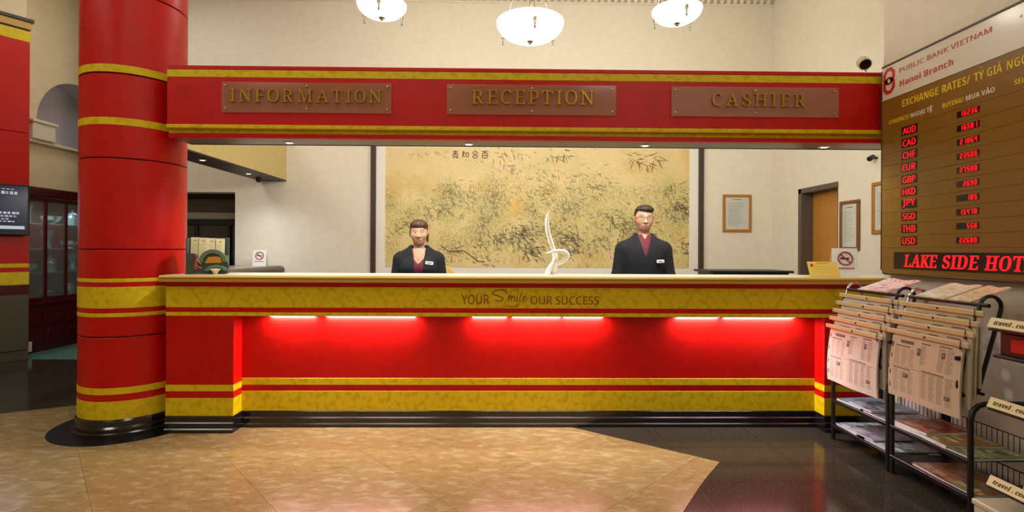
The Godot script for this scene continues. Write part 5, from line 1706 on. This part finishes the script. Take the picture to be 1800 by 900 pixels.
func person(man: bool, at: Vector3, turn: float, label: String) -> void:
	var t := thing("person", label, "person", at, turn)
	var H := 1.0 if man else 0.925        # scale of everything below the chin
	var W := 1.0 if man else 0.90
	var hy := 1.515 if man else 1.383     # middle of the head
	var chest := Field.new()
	var P := func(x: float, y: float, z: float) -> Vector3: return Vector3(x * W, y * H, z * W)
	chest.ball(P.call(0, 1.19, 0.0), Vector3(0.158, 0.17, 0.108) * W, 0.05)
	if not man:
		chest.ball(Vector3(-0.068, 1.085, 0.070), Vector3(0.062, 0.06, 0.055), 0.05)
		chest.ball(Vector3(0.068, 1.085, 0.070), Vector3(0.062, 0.06, 0.055), 0.05)
	chest.ball(P.call(0, 1.0, 0.0), Vector3(0.140 if man else 0.122, 0.2, 0.098) * W, 0.06)
	chest.ball(P.call(0, 0.88, 0.0), Vector3(0.158, 0.12, 0.110) * W, 0.06)
	chest.capsule(P.call(0, 1.315, -0.014), P.call(-0.160, 1.262, -0.012), 0.052 * W, 0.050 * W, 0.05)
	chest.capsule(P.call(0, 1.315, -0.014), P.call(0.160, 1.262, -0.012), 0.052 * W, 0.050 * W, 0.05)
	chest.capsule(P.call(0, 1.28, -0.015), P.call(0, 1.40, -0.004), 0.075 * W, 0.052 * W, 0.05)
	var limbs := Field.new()
	var wrists := []
	for s in [-1.0, 1.0]:
		limbs.capsule(P.call(s * 0.176, 1.250, -0.012), P.call(s * 0.210, 1.03, -0.014), 0.048 * W, 0.042 * W, 0.02)
		limbs.capsule(P.call(s * 0.210, 1.03, -0.014), P.call(s * 0.195, 0.80, 0.075), 0.042 * W, 0.028 * W, 0.02)
		wrists.append(P.call(s * 0.195, 0.80, 0.075))
	var legs := Field.new()
	for s in [-1.0, 1.0]:
		legs.capsule(P.call(s * 0.085, 0.86, 0), P.call(s * 0.09, 0.46, 0.01), 0.086, 0.058, 0.03)
		legs.capsule(P.call(s * 0.09, 0.46, 0.01), P.call(s * 0.092, 0.09, -0.015), 0.058, 0.040, 0.02)
		legs.capsule(P.call(s * 0.092, 0.06, -0.03), P.call(s * 0.105, 0.035, 0.13), 0.045, 0.033, 0.02)
	var whole := func(p: Vector3) -> float:
		var a := chest.at(p)
		var b := limbs.at(p)
		var w := maxf(0.024 - absf(a - b), 0.0) / 0.024
		return minf(a, b) - w * w * 0.006
	var body := func(p: Vector3) -> float: return minf(whole.call(p), legs.at(p))
	# head
	var hd := Field.new()
	var c := Vector3(0, hy, 0.004)
	var fw := 1.0 if man else 0.95
	hd.ball(c + Vector3(0, 0.030, -0.012), Vector3(0.074, 0.082, 0.090) * fw, 0.03)
	hd.ball(c + Vector3(0, -0.020, 0.022), Vector3(0.064, 0.075, 0.066) * fw, 0.04)
	hd.ball(c + Vector3(0, -0.072, 0.034), Vector3(0.042 if man else 0.034, 0.034, 0.042), 0.035)
	hd.capsule(c + Vector3(0, -0.004, 0.084) * fw, c + Vector3(0, -0.034, 0.100) * fw, 0.008, 0.012, 0.014)
	hd.ball(c + Vector3(-0.010, -0.036, 0.090) * fw, Vector3(0.009, 0.007, 0.010), 0.008)
	hd.ball(c + Vector3(0.010, -0.036, 0.090) * fw, Vector3(0.009, 0.007, 0.010), 0.008)
	hd.capsule(c + Vector3(-0.036, 0.018, 0.078) * fw, c + Vector3(0.036, 0.018, 0.078) * fw, 0.008, 0.008, 0.016)
	hd.ball(c + Vector3(-0.038, -0.026, 0.062) * fw, Vector3(0.022, 0.020, 0.018), 0.03)
	hd.ball(c + Vector3(0.038, -0.026, 0.062) * fw, Vector3(0.022, 0.020, 0.018), 0.03)
	hd.capsule(c + Vector3(-0.020, -0.059, 0.080) * fw, c + Vector3(0.020, -0.059, 0.080) * fw, 0.0065, 0.0065, 0.008)
	hd.capsule(c + Vector3(-0.016, -0.068, 0.079) * fw, c + Vector3(0.016, -0.068, 0.079) * fw, 0.0065, 0.0065, 0.008)
	for s in [-1.0, 1.0]:
		hd.ball(c + Vector3(s * 0.077 * fw, -0.006, -0.010), Vector3(0.009, 0.030, 0.019), 0.010)
	hd.capsule(Vector3(0, hy - 0.25, -0.028), c + Vector3(0, -0.05, -0.010), 0.058 * W, 0.048 * W, 0.03)
	hd.capsule(P.call(-0.10, 1.285, -0.012), P.call(0.10, 1.285, -0.012), 0.045, 0.045, 0.06)
	var skin := Color(0.52, 0.285, 0.175) if man else Color(0.50, 0.275, 0.165)
	var lip := Color(0.44, 0.17, 0.13) if man else Color(0.46, 0.12, 0.11)
	var brow := Color(0.045, 0.03, 0.022)
	var paint := func(p: Vector3) -> Color:
		var q := (p - c) / fw
		if q.z < 0.05 or p.y < hy - 0.11:
			return skin
		var ax := absf(q.x)
		if Vector2(q.x / 0.024, (q.y + 0.0635) / 0.0085).length() < 1.0:
			return lip if absf(q.y + 0.0635) > 0.0013 else lip * 0.6
		if absf(q.y - 0.0225 - 0.004 * sin((ax - 0.014) * 80.0)) < 0.0035 and ax > 0.013 and ax < 0.046:
			return brow
		if Vector2((ax - 0.0305) / 0.0140, (q.y - 0.002) / 0.0050).length() < 1.0:
			return Color(0.02, 0.014, 0.012) if Vector2(ax - 0.0305, q.y - 0.002).length() < 0.0062 or q.y > 0.0042 else Color(0.50, 0.46, 0.42)
		if Vector2((ax - 0.007) / 0.004, (q.y + 0.041) / 0.003).length() < 1.0:
			return skin * 0.45
		return skin
	var parts := []
	parts.append(nets(func(p): return hd.at(p), c + Vector3(-0.125, -0.27, -0.13), c + Vector3(0.125, 0.13, 0.125), 0.0034, skin, paint))
	parts.append(nets(func(p): return body.call(p) + 0.004, Vector3(-0.32, -0.02, -0.2), Vector3(0.32, 1.33 * H, 0.24), 0.016, skin))
	for s in 2:
		var hf := Field.new()
		hand(hf, wrists[s], [-1.0, 1.0][s])
		hf.capsule(wrists[s] + Vector3(0, 0.04, -0.012), wrists[s] + Vector3(0, -0.02, 0.006), 0.029 * W, 0.024 * W, 0.02)
		parts.append(nets(func(p): return hf.at(p), wrists[s] + Vector3(-0.06, -0.19, -0.06), wrists[s] + Vector3(0.06, 0.06, 0.11), 0.004, skin))
	obj("body", join(parts), M.skin, t)
	# jacket: the body a little larger, opened at the front
	var col_top := 1.392 * H if man else 1.282
	var open := func(p: Vector3) -> float:      # negative inside the opening
		if p.z < 0.0:
			return 0.05
		if man:
			return absf(p.x) - clampf((p.y - 1.185) * 0.30, -0.02, 0.055)
		return absf(p.x - 0.004) - clampf(0.040 + (p.y - 1.15) * 0.16, 0.036, 0.062)
	var coat := func(p: Vector3) -> float:
		var base: float = whole.call(p)
		var d := base - 0.016
		d = maxf(d, 0.74 * H - p.y)
		d = maxf(d, p.y - (col_top - 0.12 * maxf(p.z, 0.0)))
		d = maxf(d, -(open.call(p)))
		return d
	obj("jacket", nets(coat, Vector3(-0.33, 0.72 * H, -0.2), Vector3(0.33, 1.42 * H, 0.2), 0.010, Color.WHITE), M.suit, t)
	# cuffs end at the wrist because the coat follows the arms only down to its hem; shirt under it
	var shirt := func(p: Vector3) -> float:
		var base := chest.at(p)
		var d := base - 0.008
		var limit := (1.385 if man else 1.158 - 0.02 * cos(p.x * 60.0)) - 0.10 * maxf(p.z, 0.0)
		d = maxf(d, p.y - limit)
		if man:
			d = maxf(d, -maxf(absf(p.x) - (p.y - 1.335) * 0.5, -p.z))     # small gap between the collar points
		return maxf(d, 0.78 * H - p.y)
	obj("shirt", nets(shirt, Vector3(-0.2, 0.76 * H, -0.16), Vector3(0.2, 1.42 * H, 0.18), 0.007, Color.WHITE), M.maroon_shirt, t)
	var pants := func(p: Vector3) -> float:
		var d: float = minf(legs.at(p), maxf(chest.at(p), p.y - 0.92 * H)) - 0.014
		return maxf(maxf(d, 0.085 - p.y), p.y - 0.90 * H)
	obj("trousers", nets(pants, Vector3(-0.24, 0.06, -0.18), Vector3(0.24, 0.94 * H, 0.2), 0.018, Color.WHITE), M.trousers, t)
	var shoes := func(p: Vector3) -> float:
		return maxf(maxf(legs.at(p) - 0.012, p.y - 0.10), -p.y)
	obj("shoes", nets(shoes, Vector3(-0.2, -0.01, -0.12), Vector3(0.2, 0.13, 0.22), 0.010, Color.WHITE), M.shoe, t)
	# buttons and name tag
	for k in 3:
		obj("button", lathe_mesh([Vector2(0.0, -0.002), Vector2(0.007, -0.002), Vector2(0.007, 0.002), Vector2(0.0, 0.003)], 10, Transform3D(Basis(Vector3.RIGHT, PI / 2), Vector3(0, (1.13 if man else 1.0) - 0.07 * k, 0.124 if man else 0.118))), M.black_plastic, t)
	var tg := obj("name_tag", lbox_mesh(Vector3(-0.032, -0.013, -0.003), Vector3(0.032, 0.013, 0.003), 0.002), M.paper_white, t)
	tg.transform = Transform3D(Basis(Vector3.UP, 0.25) * Basis(Vector3.BACK, 0.05 if man else -0.10) * Basis(Vector3.RIGHT, -0.1), Vector3(0.120, 1.155, 0.112) if man else Vector3(0.092, 1.132, 0.130))
	obj("name_tag_line", lbox_mesh(Vector3(-0.022, -0.004, 0.003), Vector3(0.022, 0.003, 0.0036)), M.ink, tg)
	# hair
	var hair := func(p: Vector3) -> float:
		var q := (p - c) / fw
		var scalp: Vector3 = Vector3(0.079, 0.089, 0.096)
		var e := q - Vector3(0, 0.031, -0.012)
		var k0 := (e / scalp).length()
		var d := (k0 - 1.0) * 0.085
		var lumps := 0.0012 * sin(q.x * 260.0 + q.z * 80.0) + 0.0009 * sin(q.z * 310.0 + q.x * 120.0)
		if man:
			var e2 := q - Vector3(0.004, 0.074, 0.008)
			d = minf(d, ((e2 / Vector3(0.076, 0.044, 0.088)).length() - 1.0) * 0.045)
			var line := 0.060 - 0.010 * clampf(q.x / 0.05, -1.0, 1.0)
			var face := q.y - (line if q.z > 0.045 else lerpf(-0.070, 0.006, clampf((q.z + 0.06) / 0.07, 0.0, 1.0)) if q.z < 0.015 else lerpf(0.006, line, (q.z - 0.015) / 0.03))
			d = maxf(d, -face)
		else:
			var e3 := q - Vector3(0.0, 0.066, -0.004)
			d = minf(d, ((e3 / Vector3(0.080, 0.056, 0.096)).length() - 1.0) * 0.065)
			var strand := ((q - Vector3(0.074, -0.030, -0.010)) / Vector3(0.012, 0.052, 0.028)).length()
			var strand2 := ((q - Vector3(-0.074, 0.006, -0.012)) / Vector3(0.012, 0.030, 0.030)).length()
			var bun := ((q - Vector3(0.0, -0.010, -0.105)) / Vector3(0.042, 0.045, 0.030)).length()
			# fringe swept from the left of the face down to the right
			var line := 0.036 - 0.26 * (q.x + 0.03) + 0.25 * maxf(0.0, -0.045 - q.x)
			var face := q.y - (line if q.z > 0.040 else lerpf(-0.075, -0.020, clampf((q.z + 0.06) / 0.08, 0.0, 1.0)) if q.z < 0.02 else lerpf(-0.020, line, (q.z - 0.02) / 0.02))
			d = maxf(d, -face)
			d = minf(d, minf((strand - 1.0) * 0.011, (strand2 - 1.0) * 0.009))
			d = minf(d, (bun - 1.0) * 0.03)
		return (d + lumps) * fw
	obj("hair", nets(hair, c + Vector3(-0.11, -0.14, -0.15), c + Vector3(0.11, 0.15, 0.12), 0.0038, Color.WHITE), M.hair_dark if man else M.hair_brown, t)
	if man:
		var g := obj("glasses", tube_mesh([c + Vector3(-0.010, 0.004, 0.101), c + Vector3(0, 0.008, 0.104), c + Vector3(0.010, 0.004, 0.101)], 0.0018, 6), M.ink, t)
		for s in [-1.0, 1.0]:
			var ring := []
			for k in 20:
				var a := TAU * k / 20
				ring.append(c + Vector3(s * 0.033 + 0.023 * signf(cos(a)) * absf(cos(a)) ** 0.7, 0.001 + 0.016 * signf(sin(a)) * absf(sin(a)) ** 0.7, 0.100 - 0.010 * absf(cos(a)) * (1.0 if s * cos(a) > 0 else 0.0)))
			obj("rim", tube_mesh(ring, 0.0018, 6, true), M.ink, g)
			obj("temple", tube_mesh([c + Vector3(s * 0.056, 0.006, 0.090), c + Vector3(s * 0.074, 0.008, 0.070), c + Vector3(s * 0.081, 0.006, -0.005)], 0.0018, 6), M.ink, g)
	else:
		var g := obj("necklace", tube_mesh([Vector3(-0.045, 1.245, 0.062), Vector3(-0.03, 1.195, 0.088), Vector3(0, 1.165, 0.100), Vector3(0.03, 1.195, 0.088), Vector3(0.045, 1.245, 0.062)], 0.0012, 5), M.steel, t)
		obj("pendant", lathe_mesh([Vector2(0.0, -0.008), Vector2(0.006, 0.0), Vector2(0.0, 0.008)], 8, Transform3D(Basis(), Vector3(0, 1.160, 0.101))), M.silverware, g)

func people() -> void:
	person(false, V(-0.72, 0, 4.35), 0.10, "woman in a black jacket over a maroon top, with a name tag, behind the counter")
	person(true, V(1.19, 0, 4.35), -0.10, "man in glasses and a black jacket over a maroon shirt, behind the counter")
